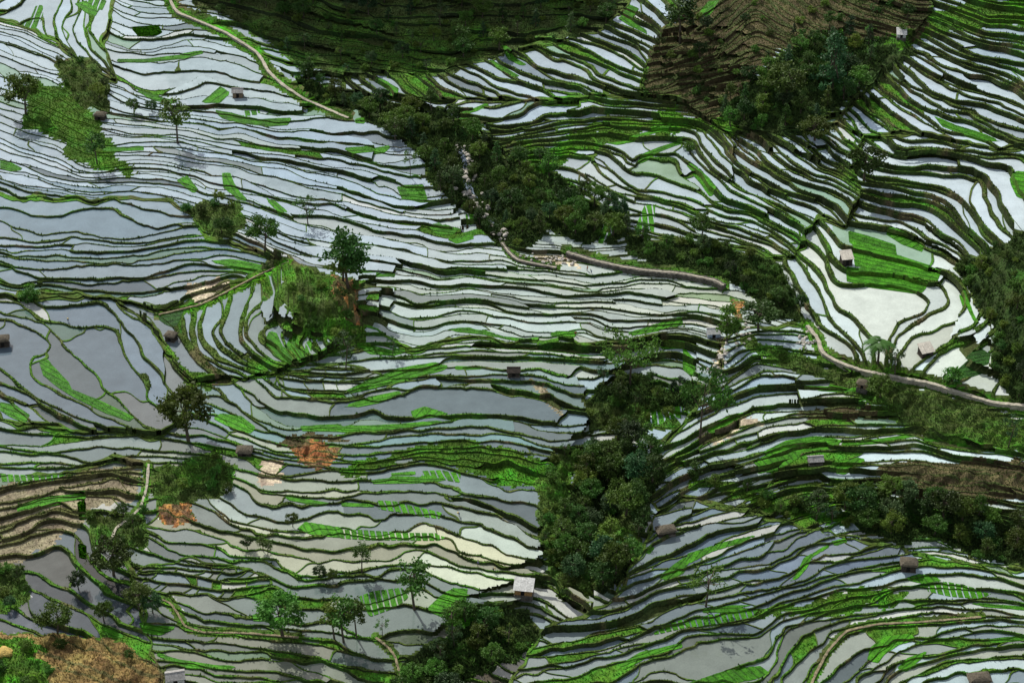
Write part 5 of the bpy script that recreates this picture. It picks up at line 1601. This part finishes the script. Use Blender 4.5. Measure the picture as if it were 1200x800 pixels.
LONE = [  # kind, foot, height in photo pixels, width factor, label
    ('round', 221, 517, 66, 1.0, 'big lone tree with a wide dark crown at the end of the upright grey ponds'),
    ('oval', 408, 338, 68, .95, 'darkest tall tree right of the knoll'),
    ('oval', 402, 330, 52, .9, 'lower dark tree leaning on the tallest one right of the knoll'),
    ('sparse', 405, 432, 42, .9, 'bare looking tree below the knoll'),
    ('sparse', 460, 416, 22, .8, 'tiny thin tree in the pond below the greenish ponds'),
    ('round', 310, 294, 40, .9, 'bushy tree just above the knoll path'),
    ('sparse', 361, 264, 34, 1.0, 'pale thin tree in the wavy ponds above the knoll'),
    ('tall', 208, 168, 50, 1.2, 'slim tree standing in white ponds in the upper left'),
    ('tall', 114, 192, 34, 1.2, 'small upright tree on the right foot of the grassy spine'),
    ('round', 30, 134, 44, .9, 'dark tree by the left edge of the grassy spine'),
    ('round', 157, 132, 16, 1.0, 'first little round bush tree right of the low dark hut'),
    ('round', 178, 131, 13, 1.0, 'second little round bush tree right of the low dark hut'),
    ('round', 1012, 215, 44, .95, 'dark tree alone on the steep right hillside terraces'),
    ('tall', 797, 52, 52, 1.3, 'pale feathery tree left of the brown hill'),
    ('flat', 738, 452, 62, .95, 'flat topped tree spreading over the dark thicket'),
    ('flat', 820, 518, 84, .62, 'wide limbed tree on the rim of the cream sand field'),
    ('round', 331, 744, 50, 1.1, 'round crowned tree among ponds at the lower left centre'),
    ('tall', 403, 752, 62, 1.1, 'tallest of the thin trees left of the muddy pond'),
    ('tall', 392, 748, 50, 1.0, 'left of the thin trees beside the muddy pond'),
    ('tall', 418, 746, 48, 1.0, 'right of the thin trees beside the muddy pond'),
    ('tall', 486, 714, 66, 1.2, 'tall dark tree between two green beds and the muddy pond'),
    ('tall', 424, 669, 34, 1.2, 'twin plumed thin tree in the cream ponds'),
    ('sparse', 448, 744, 22, 1.0, 'tiny tree at the edge of the muddy pond'),
    ('sparse', 827, 710, 54, 1.1, 'sparse see through tree on the lower right slope'),
    ('round', 67, 742, 36, 1.0, 'bright bushy tree above the golden hilltop'),
    ('round', 133, 674, 46, 1.0, 'very dark round tree at the end of the curving footpath'),
    ('round', 163, 712, 30, 1.0, 'dark bushy tree left of the small cream pond'),
    ('round', 179, 718, 26, 1.0, 'smaller dark tree touching the small cream pond'),
    ('palm', 1029, 424, 32, 1.3, 'palm like tree on the rim below the white pond'),
    ('sparse', 1049, 436, 30, 1.0, 'thin tree right of the palm like tree'),
    ('round', 889, 387, 34, 1.2, 'broad tree where the canal wall ends'),
    ('oval', 851, 402, 50, .8, 'narrow tree behind the white roofed hut'),
    ('round', 1031, 466, 26, 1.1, 'round bush tree under the pale lane'),
    ('sparse', 1181, 524, 40, .7, 'bare thin tree on the grassy right slope'),
    ('sparse', 481, 208, 36, .6, 'bare pole like tree left of the ravine wood'),
    ('round', 822, 278, 28, .9, 'dark tree among steep narrow terraces above the canal'),
    ('round', 290, 643, 15, 1.0, 'small tree in the cream ponds, first from the left'),
    ('tall', 308, 645, 18, 1.3, 'small tree in the cream ponds, second from the left'),
    ('tall', 314, 650, 17, 1.3, 'small tree in the cream ponds, third from the left'),
    ('round', 343, 617, 17, .9, 'small dark tree beside the blue reflecting pond'),
    ('round', 375, 678, 17, .9, 'small tree on the bund under the cream ponds'),
    ('round', 390, 680, 14, .9, 'smallest tree on the bund under the cream ponds'),
    ('tall', 530, 745, 44, 1.0, 'slim tree in front of the two block bed'),
    ('round', 92, 690, 22, 1.0, 'small dark tree between dark ponds at the lower left'),
    ('round', 122, 728, 26, .9, 'yellowish small tree beside the dark blue pond'),
    ('oval', 745, 600, 40, .9, 'outermost tree on the right rim of the deep gully'),
    ('bush', 37, 352, 16, 1.2, 'small shrub on the bund at the left edge'),
    ('bush', 1116, 446, 16, 1.3, 'shrub by the dark green bed under the right hill'),
    ('bush', 808, 176, 10, 1.2, 'small shrub on the grassy top of the fan terraces'),
    ('bush', 1073, 180, 9, 1.3, 'small shrub in the pond on the right hillside'),
    ('conifer', 975, 105, 62, 1.2, 'tallest pointed tree on the wooded brown hill'),
    ('round', 920, 118, 40, 1.1, 'sunlit round tree on the wooded brown hill'),
    ('round', 955, 165, 26, 1.3, 'grey green tree at the foot of the wooded brown hill')]
for kd, u, v, hp, wide, lab in LONE:
    p, s = stand(u, v)
    plant(kd, u, v, hp / (s * .84), lab, 'shrub' if kd == 'bush' else 'tree', None, wide=wide)

# ------------------------------------------------------------------ paths, canal wall, stream
def smooth_line(P, step=3.0):
    q = resample(P, step)
    for _ in range(3): q[1:-1] = (q[:-2] + 2 * q[1:-1] + q[2:]) / 4
    return q
def ribbon(name, P, width, top, thick, mat, rough=.06, seed=0):
    q = smooth_line(P); h = relief(q[:, 0], q[:, 1]); h = np.convolve(np.pad(h, 3, mode='edge'), np.ones(7) / 7, 'valid') + top
    X, Y = unproject(q[:, 0], q[:, 1], h); r = np.random.default_rng(seed)
    pts = [Vector((a, b, c)) for a, b, c in zip(X, Y, h)]
    bm = bmesh.new(); prev = None
    for k, p in enumerate(pts):
        d = (pts[min(k + 1, len(pts) - 1)] - pts[max(k - 1, 0)]); d.z = 0; d.normalize(); s = Vector((-d.y, d.x, 0)) * width * .5
        j = [s * (1 + r.normal(0, .12)) for _ in (0, 1)]; dz = Vector((0, 0, r.normal(0, .04)))
        b = Vector((0, 0, -thick))
        ring = [bm.verts.new(p + j[0] + dz), bm.verts.new(p - j[1] + dz), bm.verts.new(p - j[1] * 1.12 + b), bm.verts.new(p + j[0] * 1.12 + b)]
        if prev:
            for a in range(4): bm.faces.new((prev[a], prev[(a + 1) % 4], ring[(a + 1) % 4], ring[a]))
        else: bm.faces.new(ring)
        prev = ring
    bm.faces.new(prev[::-1])
    me = bm_obj_mesh(bm, name, mat)
    return link(bpy.data.objects.new(name, me))
def wall_thing(key, label, w, top, thick):
    root = ribbon('retaining_wall', PATHS[key], w, top, thick, M_WALLST, seed=3); tag(root, label, 'wall')
    c = ribbon('coping', PATHS[key], w * .3, top + .12, .12, M_PATH, seed=4); c.parent = root
wall_thing('canal', 'long dark stone wall of the canal with a pale top under the bushy slope', 1.7, 1.5, 3.2)
wall_thing('gutter', 'short dark stone wall of the canal bend at the foot of the ravine wood', 1.2, .9, 2.0)
for key, nm, w, top in (('trail', 'walled_path', 1.0, .6), ('lane', 'lane', 1.0, .6), ('footpath', 'footpath', .65, .2), ('walk', 'footpath', .5, .2), ('steps', 'stone_steps', .5, .25), ('track', 'footpath', .6, .2), ('ridge', 'footpath', .55, .3)):
    tag(ribbon(nm, PATHS[key], w, top, 1.6 if key in ('trail', 'lane') else .8, M_PATH if key in ('trail', 'lane', 'footpath') else M_EARTHPATH, seed=len(key)), kind='structure')
tag(ribbon('stream', STREAM, 2.6, .05, .4, plain('stream_water', (.16, .20, .26), .08, .3, 1.0, .03), seed=9), kind='structure')
rocks = []
for i in range(5):
    bm = bmesh.new(); bmesh.ops.create_icosphere(bm, subdivisions=2, radius=1)
    r = np.random.default_rng(40 + i)
    cuts = [(Vector(r.normal(0, 1, 3)).normalized(), r.uniform(.55, .8)) for _ in range(9)]
    for vv_ in bm.verts:
        for n_, d_ in cuts:
            t = vv_.co.dot(n_) - d_
            if t > 0: vv_.co -= n_ * t
        vv_.co.z *= .7
    rocks.append(bm_obj_mesh(bm, 'boulder', M_STONE))
def rock(u, v, r_, label, group):
    p, s = stand(u, v); o = link(bpy.data.objects.new('boulder', rocks[random.randrange(5)])); o.location = p + Vector((0, 0, r_ * .25))
    o.rotation_euler = (random.uniform(-.3, .3), random.uniform(-.3, .3), random.uniform(0, 6.28)); o.scale = [r_ * random.uniform(.7, 1.3) for _ in 'xyz']
    tag(o, label, 'boulder', group)
qs = smooth_line(STREAM, 2.0)
for k in range(95):
    a = qs[random.randrange(len(qs))]
    rock(a[0] + random.gauss(0, 5.5), a[1] + random.gauss(0, 3), random.uniform(.35, 1.1), 'pale boulder strewn along the stream in the ravine wood', 'boulders in the stream bed')
for k in range(40):
    rock(random.gauss(655, 22), random.gauss(304, 3.0), random.uniform(.3, .7), 'pale rock in the rubble behind the canal bend', 'rocks behind the canal bend')
for k in range(45):
    t = random.random(); rock(855 - 15 * t + random.gauss(0, 5) + 20 * (t < .3), 385 + 55 * t + random.gauss(0, 4), random.uniform(.3, .85), 'pale rock in the dry stream bed beside the white roofed hut', 'rocks beside the white roofed hut')
for k in range(22):
    rock(random.gauss(944, 7), random.gauss(405, 9), random.uniform(.3, .8), 'pale rock on the bank at the start of the lane', 'rocks at the start of the lane')

# ------------------------------------------------------------------ huts
M_WHITE = plain('white_sheet_roof', (.48, .48, .45), .6, .3, 3, .02); M_GREYR = plain('grey_roof', (.30, .29, .27), .85, .35, 3, .05)
M_PALER = plain('pale_slab_roof', (.52, .48, .40), .9, .25, 3, .03); M_THATCH = plain('old_thatch', (.10, .085, .06), 1, .5, 9, .12)
M_MUDBRICK = plain('mud_brick', (.17, .12, .075), .95, .4, 5, .05); M_BOARD = plain('brown_boards', (.30, .17, .065), .85, .35, 4, .03)
M_DARKW = plain('dark_boards', (.045, .036, .028), .95, .5, 4, .05); M_BLUEW = plain('blue_grey_wall', (.33, .40, .50), .8, .2, 3, .02); M_VOID = plain('doorway_shade', (.012, .01, .009), .95, .3, 4)  # last one: near-black paint for the shade inside a doorway
def box(bm, x0, x1, y0, y1, z0, z1):
    v = [bm.verts.new((x, y, z)) for z in (z0, z1) for x, y in ((x0, y0), (x1, y0), (x1, y1), (x0, y1))]
    for f in ((0, 3, 2, 1), (4, 5, 6, 7), (0, 1, 5, 4), (1, 2, 6, 5), (2, 3, 7, 6), (3, 0, 4, 7)): bm.faces.new([v[i] for i in f])
def slab(bm, a, b, c, d, t):
    lo = [bm.verts.new(Vector(p)) for p in (a, b, c, d)]; hi = [bm.verts.new(Vector(p) + Vector((0, 0, t))) for p in (a, b, c, d)]
    bm.faces.new(lo[::-1]); bm.faces.new(hi)
    for i in range(4): bm.faces.new((lo[i], lo[(i + 1) % 4], hi[(i + 1) % 4], hi[i]))
def hut(u, v, w, d, h, yaw, roof, wallm, roofm, label, cat='hut', name='field_hut', over=.35, sheets=3):
    p, s = stand(u, v)
    root = link(bpy.data.objects.new(name, None)); root.location = p; root.rotation_euler = (0, 0, math.radians(yaw)); tag(root, label, cat)
    w *= .86; d *= .86; h *= .92
    hw, hd = w / 2, d / 2; t = .18
    bm = bmesh.new(); box(bm, -hw - .15, hw + .15, -hd - .15, hd + .15, -1.4, .08); link(bpy.data.objects.new('stone_base', bm_obj_mesh(bm, 'stone_base', M_WALLST)), root)
    bm = bmesh.new(); dx0, dx1 = -.15 * w, -.15 * w + min(.9, w * .3); hb = h + (.9 if roof == 'shed' else 0)
    box(bm, -hw, dx0, -hd, -hd + t, .08, h); box(bm, dx1, hw, -hd, -hd + t, .08, h); box(bm, dx0, dx1, -hd, -hd + t, h * .78, h)
    box(bm, -hw, hw, hd - t, hd, .08, hb if roof == 'shed' else h)
    for sx_ in (-1, 1):
        x0, x1 = sorted((sx_ * hw, sx_ * (hw - t))); y0, y1 = -hd + t, hd - t
        if roof == 'gable':
            vs_ = [(y0, .08), (y1, .08), (y1, h), (0, h + .32 * d), (y0, h)]
        elif roof == 'shed':
            vs_ = [(y0, .08), (y1, .08), (y1, hb - .05), (y0, h)]
        else:
            vs_ = [(y0, .08), (y1, .08), (y1, h), (y0, h)]
        A_ = [bm.verts.new((x0, y, z)) for y, z in vs_]; B_ = [bm.verts.new((x1, y, z)) for y, z in vs_]
        bm.faces.new(A_); bm.faces.new(B_[::-1])
        for i in range(len(A_)): bm.faces.new((A_[i], B_[i], B_[(i + 1) % len(A_)], A_[(i + 1) % len(A_)]))
    link(bpy.data.objects.new('wall', bm_obj_mesh(bm, 'wall', wallm)), root)
    bm = bmesh.new(); box(bm, dx0 + .005, dx1 - .005, -hd + .07, -hd + .12, .085, h * .775); link(bpy.data.objects.new('door', bm_obj_mesh(bm, 'door', M_VOID)), root)  # dark panel painted as the shaded opening
    o_ = over
    if roof == 'hip':
        bm = bmesh.new(); n = 5
        prof = [(1.0, 0), (.82, .34), (.55, .62), (.25, .80)]
        rings = []
        for f, z in prof:
            rings.append([bm.verts.new(((hw + o_) * f * x + random.gauss(0, .05), (hd + o_) * (f if abs(y) else 1) * y + random.gauss(0, .05), h + .01 + z * min(w, d) * .42)) for x, y in ((-1, -1), (-.33, -1.08), (.33, -1.08), (1, -1), (1.08, 0), (1, 1), (0, 1.08), (-1, 1), (-1.08, 0))])
        for r0, r1 in zip(rings[:-1], rings[1:]):
            for i in range(9): bm.faces.new((r0[i], r0[(i + 1) % 9], r1[(i + 1) % 9], r1[i]))
        bm.faces.new(rings[-1]); bm.faces.new(rings[0][::-1])
        link(bpy.data.objects.new('thatched_roof', bm_obj_mesh(bm, 'thatched_roof', roofm)), root)
        return root
    for k in range(sheets):
        xa = -hw - o_ + (w + 2 * o_) * k / sheets + .015; xb = -hw - o_ + (w + 2 * o_) * (k + 1) / sheets - .015; j = random.uniform(0, .05)
        if roof == 'shed':
            sl = .9 / d; za, zb = h - o_ * sl + .02 + j, hb + o_ * sl + .02 + j
            bm = bmesh.new(); slab(bm, (xa, -hd - o_, za), (xb, -hd - o_, za), (xb, hd + o_, zb), (xa, hd + o_, zb), .07); link(bpy.data.objects.new('roof_sheet', bm_obj_mesh(bm, 'roof_sheet', roofm)), root)
        else:
            for sg in (-1, 1):
                zr_ = h + .32 * d + .02 + j; ze = h - .64 * o_ + .02 + j
                q = [(xa, sg * (hd + o_), ze), (xb, sg * (hd + o_), ze), (xb, sg * .01, zr_), (xa, sg * .01, zr_)]
                bm = bmesh.new(); slab(bm, *(q if sg < 0 else q[::-1]), .08); link(bpy.data.objects.new('roof_sheet', bm_obj_mesh(bm, 'roof_sheet', roofm)), root)
    if roof == 'gable':
        bm = bmesh.new(); zz = h + .32 * d + .13; box(bm, -hw - o_, hw + o_, -.12, .12, zz, zz + .06); link(bpy.data.objects.new('ridge_cap', bm_obj_mesh(bm, 'ridge_cap', roofm)), root)
    return root
hut(614, 693, 4.6, 3.2, 1.9, -8, 'shed', M_BOARD, M_WHITE, 'brown board hut with a white sheet roof at the bottom of the cream ponds')
hut(836, 393, 3.9, 3.0, 1.7, 4, 'gable', M_BLUEW, M_WHITE, 'pale blue walled hut with a white roof right of centre')
hut(1084, 416, 3.6, 3.0, 2.0, 18, 'shed', M_DARKW, M_PALER, 'dark hut with a pale flat roof among the right hand ponds')
hut(991, 309, 3.3, 3.0, 2.6, 10, 'shed', M_DARKW, M_PALER, 'dark walled hut with a pale roof left of the vivid seedling beds')
hut(1056, 43, 3.0, 2.4, 1.4, -5, 'shed', M_WHITE, M_WHITE, 'tiny white hut on top of the brown hill')
hut(279, 113, 3.6, 2.8, 2.2, 3, 'gable', M_MUDBRICK, M_GREYR, 'mud brick hut standing in white ponds near the walled path')
hut(118, 139, 3.6, 2.8, 1.6, -12, 'hip', M_DARKW, M_THATCH, 'low dark thatched hut at the right foot of the grassy spine')
hut(602, 439, 3.4, 2.6, 1.8, 0, 'gable', M_DARKW, M_DARKW, 'black wooden field hut standing in the middle ponds')
hut(4, 404, 3.4, 3.0, 2.2, 10, 'hip', M_DARKW, M_THATCH, 'dark thatched hut cut by the left edge of the picture')
hut(201, 398, 3.0, 2.6, 1.9, -20, 'hip', M_DARKW, M_THATCH, 'dark thatched hut at the lower end of the knoll steps')
hut(287, 531, 3.8, 3.0, 1.3, 0, 'hip', M_DARKW, M_THATCH, 'round humped thatch hut left of the orange soil')
hut(206, 797, 4.2, 3.0, 1.8, 12, 'gable', M_WHITE, M_GREYR, 'white walled hut with a weathered grey roof at the bottom left')
hut(1064, 666, 3.8, 3.0, 2.2, -8, 'hip', M_DARKW, M_THATCH, 'dark shed under the trees at the lower right', name='shed')
hut(780, 624, 4.6, 2.6, 1.2, 15, 'hip', M_DARKW, M_THATCH, 'long low thatched shelter beside the deep gully', name='shelter')
hut(955, 541, 3.8, 2.4, 1.2, 5, 'gable', M_DARKW, M_GREYR, 'low grey roofed shed beside the drooping green strips', name='shed')
hut(1011, 453, 2.8, 2.2, 1.5, -25, 'hip', M_MUDBRICK, M_THATCH, 'small brown hut below the pale lane')
hut(1147, 797, 5.0, 3.0, 1.0, 5, 'hip', M_BOARD, M_THATCH, 'brown thatch roof at the bottom edge on the right')
p, s = stand(5, 764)
bm = bmesh.new(); bmesh.ops.create_icosphere(bm, subdivisions=3, radius=1)
for vv_ in bm.verts:
    c_ = vv_.co; k_ = 1 + .12 * math.sin(5 * c_.x + 3 * c_.y) + random.gauss(0, .03); vv_.co = Vector((c_.x * 2.2 * k_, c_.y * 1.6 * k_, max(c_.z, -.2) * 1.0 * k_))
o = link(bpy.data.objects.new('straw_heap', bm_obj_mesh(bm, 'straw_heap', plain('straw', (.48, .34, .10), .95, .4, 4, .1)))); o.location = p
tag(o, 'yellow straw heap in the pond cut by the left edge', 'straw heap')

# ------------------------------------------------------------------ people at work in the ponds
M_SKIN = plain('skin', (.36, .22, .15), .6, .1); M_HAT = plain('straw_hat', (.5, .4, .2), .9, .2)
def skin_layer(me):
    bm = bmesh.new(); bm.from_mesh(me); bm.verts.layers.skin.verify(); bm.to_mesh(me); bm.free()
def body_mesh(name, pts, edges, radii, mat, parent):
    me = bpy.data.meshes.new(name); me.from_pydata(pts, edges, []); skin_layer(me); me.materials.append(mat)
    o = link(bpy.data.objects.new(name, me), parent)
    for i, r_ in enumerate(radii): me.skin_vertices[0].data[i].radius = (r_, r_); me.skin_vertices[0].data[i].use_root = (i == 0)
    sk = o.modifiers.new('skin', 'SKIN'); sk.use_smooth_shade = True
    ss = o.modifiers.new('sub', 'SUBSURF'); ss.levels = 1; ss.render_levels = 1
    return o
def person(u, v, yaw, bend, shirt, trousers, label, hat=False):
    p, s = stand(u, v)
    root = link(bpy.data.objects.new('person', None)); root.location = p; root.rotation_euler = (0, 0, yaw); tag(root, label, 'person')
    cb, sb = math.cos(bend), math.sin(bend)
    def up(l, side=0, f=0): return (side, -(l * sb) - f * cb, .86 + l * cb - f * sb)
    hip = (0, 0, .86)
    pts = [hip, up(.25), up(.47), up(.56), up(.70), up(.78, 0, .02),
           up(.45, .17), up(.20, .22, .10), up(.02, .20, .28), up(.45, -.17), up(.20, -.22, .10), up(.02, -.20, .28),
           (.09, 0, .80), (.10, -.04, .45), (.10, .02, .07), (.10, -.14, .03), (-.09, 0, .80), (-.10, .02, .45), (-.10, .10, .07), (-.10, -.06, .03)]
    ed = [(0, 1), (1, 2), (2, 3), (3, 4), (4, 5), (2, 6), (6, 7), (7, 8), (2, 9), (9, 10), (10, 11), (0, 12), (12, 13), (13, 14), (14, 15), (0, 16), (16, 17), (17, 18), (18, 19)]
    ra = [.13, .13, .12, .05, .095, .085, .055, .042, .03, .055, .042, .03, .085, .062, .042, .035, .085, .062, .042, .035]
    body_mesh('body', pts, ed, ra, M_SKIN, root)
    body_mesh('jacket', [hip, up(.25), up(.46), up(.45, .17), up(.20, .22, .10), up(.08, .205, .22), up(.45, -.17), up(.20, -.22, .10), up(.08, -.205, .22)],
              [(0, 1), (1, 2), (2, 3), (3, 4), (4, 5), (2, 6), (6, 7), (7, 8)], [.15, .15, .14, .075, .06, .05, .075, .06, .05], shirt, root)
    body_mesh('trousers', [hip, (.09, 0, .80), (.10, -.04, .45), (.10, 0, .2), (-.09, 0, .80), (-.10, .02, .45), (-.10, .06, .2)],
              [(0, 1), (1, 2), (2, 3), (0, 4), (4, 5), (5, 6)], [.145, .1, .08, .065, .1, .08, .065], trousers, root)
    hp_ = Vector(up(.80, 0, .01))
    bm = bmesh.new()
    if hat: bmesh.ops.create_cone(bm, cap_ends=True, segments=14, radius1=.26, radius2=.03, depth=.16)
    else:
        bmesh.ops.create_uvsphere(bm, u_segments=10, v_segments=6, radius=.105)
        for vv_ in bm.verts: vv_.co.z = max(vv_.co.z, -.02)
    o = link(bpy.data.objects.new('hat' if hat else 'hair', bm_obj_mesh(bm, 'hat' if hat else 'hair', M_HAT if hat else plain('black_hair', (.015, .012, .01), .6, .1))), root); o.location = hp_; o.rotation_euler = (bend, 0, 0)
CLOTH = {k: plain(k + '_cloth', c, .9, .15) for k, c in {'red': (.45, .04, .03), 'blue': (.05, .10, .28), 'dark': (.03, .03, .04), 'white': (.6, .6, .58), 'orange': (.5, .16, .04)}.items()}
person(674, 393, .4, .5, CLOTH['red'], CLOTH['dark'], 'person in a red jacket bending at the edge of the greenish ponds')
person(688, 317, 1.2, .1, CLOTH['orange'], CLOTH['dark'], 'person in an orange jacket standing below the canal wall')
person(693, 320, -.6, .6, CLOTH['white'], CLOTH['blue'], 'person in a white jacket bending below the canal wall')
person(578, 669, .8, .9, CLOTH['dark'], CLOTH['dark'], 'person in dark clothes stooping in the cream pond above the white roofed hut', True)
person(560, 663, 2.0, .2, CLOTH['blue'], CLOTH['dark'], 'person in a blue jacket walking along the bund of the cream ponds')
person(538, 604, -.5, .8, CLOTH['dark'], CLOTH['blue'], 'person in dark clothes stooping beside the tilted ladder bed', True)
person(80, 377, .3, .7, CLOTH['white'], CLOTH['blue'], 'person in a white jacket stooping in the upper grey pond', True)

# ------------------------------------------------------------------ added unseen ridge beyond the top edge, shaped to shade the top hillside
def shade_ridge():
    edge = smooth_line(poly("196,-30 214,-2 262,16 318,48 352,74 400,83 450,81 520,76 560,61 640,40 700,28 736,2 752,-30"), 9.0)
    edge[:, 1] += 7 * vnoise(edge[:, 0] / 24, edge[:, 0] * 0, 5) + 3 * vnoise(edge[:, 0] / 9, edge[:, 0] * 0, 6); z = relief(edge[:, 0], edge[:, 1]); x, y = unproject(edge[:, 0], edge[:, 1], z)
    bx, by = unproject(edge[:, 0], np.full(len(edge), -34.0), relief(edge[:, 0], np.full(len(edge), -34.0)))
    r = np.random.default_rng(12); rows = [[] for _ in range(6)]
    bm = bmesh.new()
    for i in range(len(edge)):
        B = Vector((x[i], y[i], z[i])); yr = max(by[i] + 26, y[i] + 2); t = (yr - y[i]) / sun_dir.y
        C = B + sun_dir * t + Vector((0, 0, 1.5 * r.normal()))
        zg = float(relief(np.array([edge[i, 0]]), np.array([-34.0]))[0])
        H_ = max(C.z - zg, .5)
        for k, (yy, f) in enumerate(((by[i] + 3, -.06), (by[i] + 9, .35), (by[i] + 17, .74), (yr, 1.0), (yr + 45, .6), (yr + 110, -.1))):
            w = 0 if k == 3 else 1
            rows[k].append(bm.verts.new((C.x + w * r.normal(0, 1.2), yy + w * r.normal(0, 1.0), zg + f * H_ + w * r.normal(0, 1.0) - (2 if f < 0 else 0))))
    for a, b in zip(rows[:-1], rows[1:]):
        for i in range(len(edge) - 1): bm.faces.new((a[i], a[i + 1], b[i + 1], b[i]))
    me = bm_obj_mesh(bm, 'hill', M_GROUND)
    at = me.attributes.new('Col', 'FLOAT_COLOR', 'FACE')
    at.data.foreach_set('color', np.tile([.045, .065, .02, 1], (len(me.polygons), 1)).astype(np.float32).ravel())
    tag(link(bpy.data.objects.new('hill', me)), kind='structure')
shade_ridge()
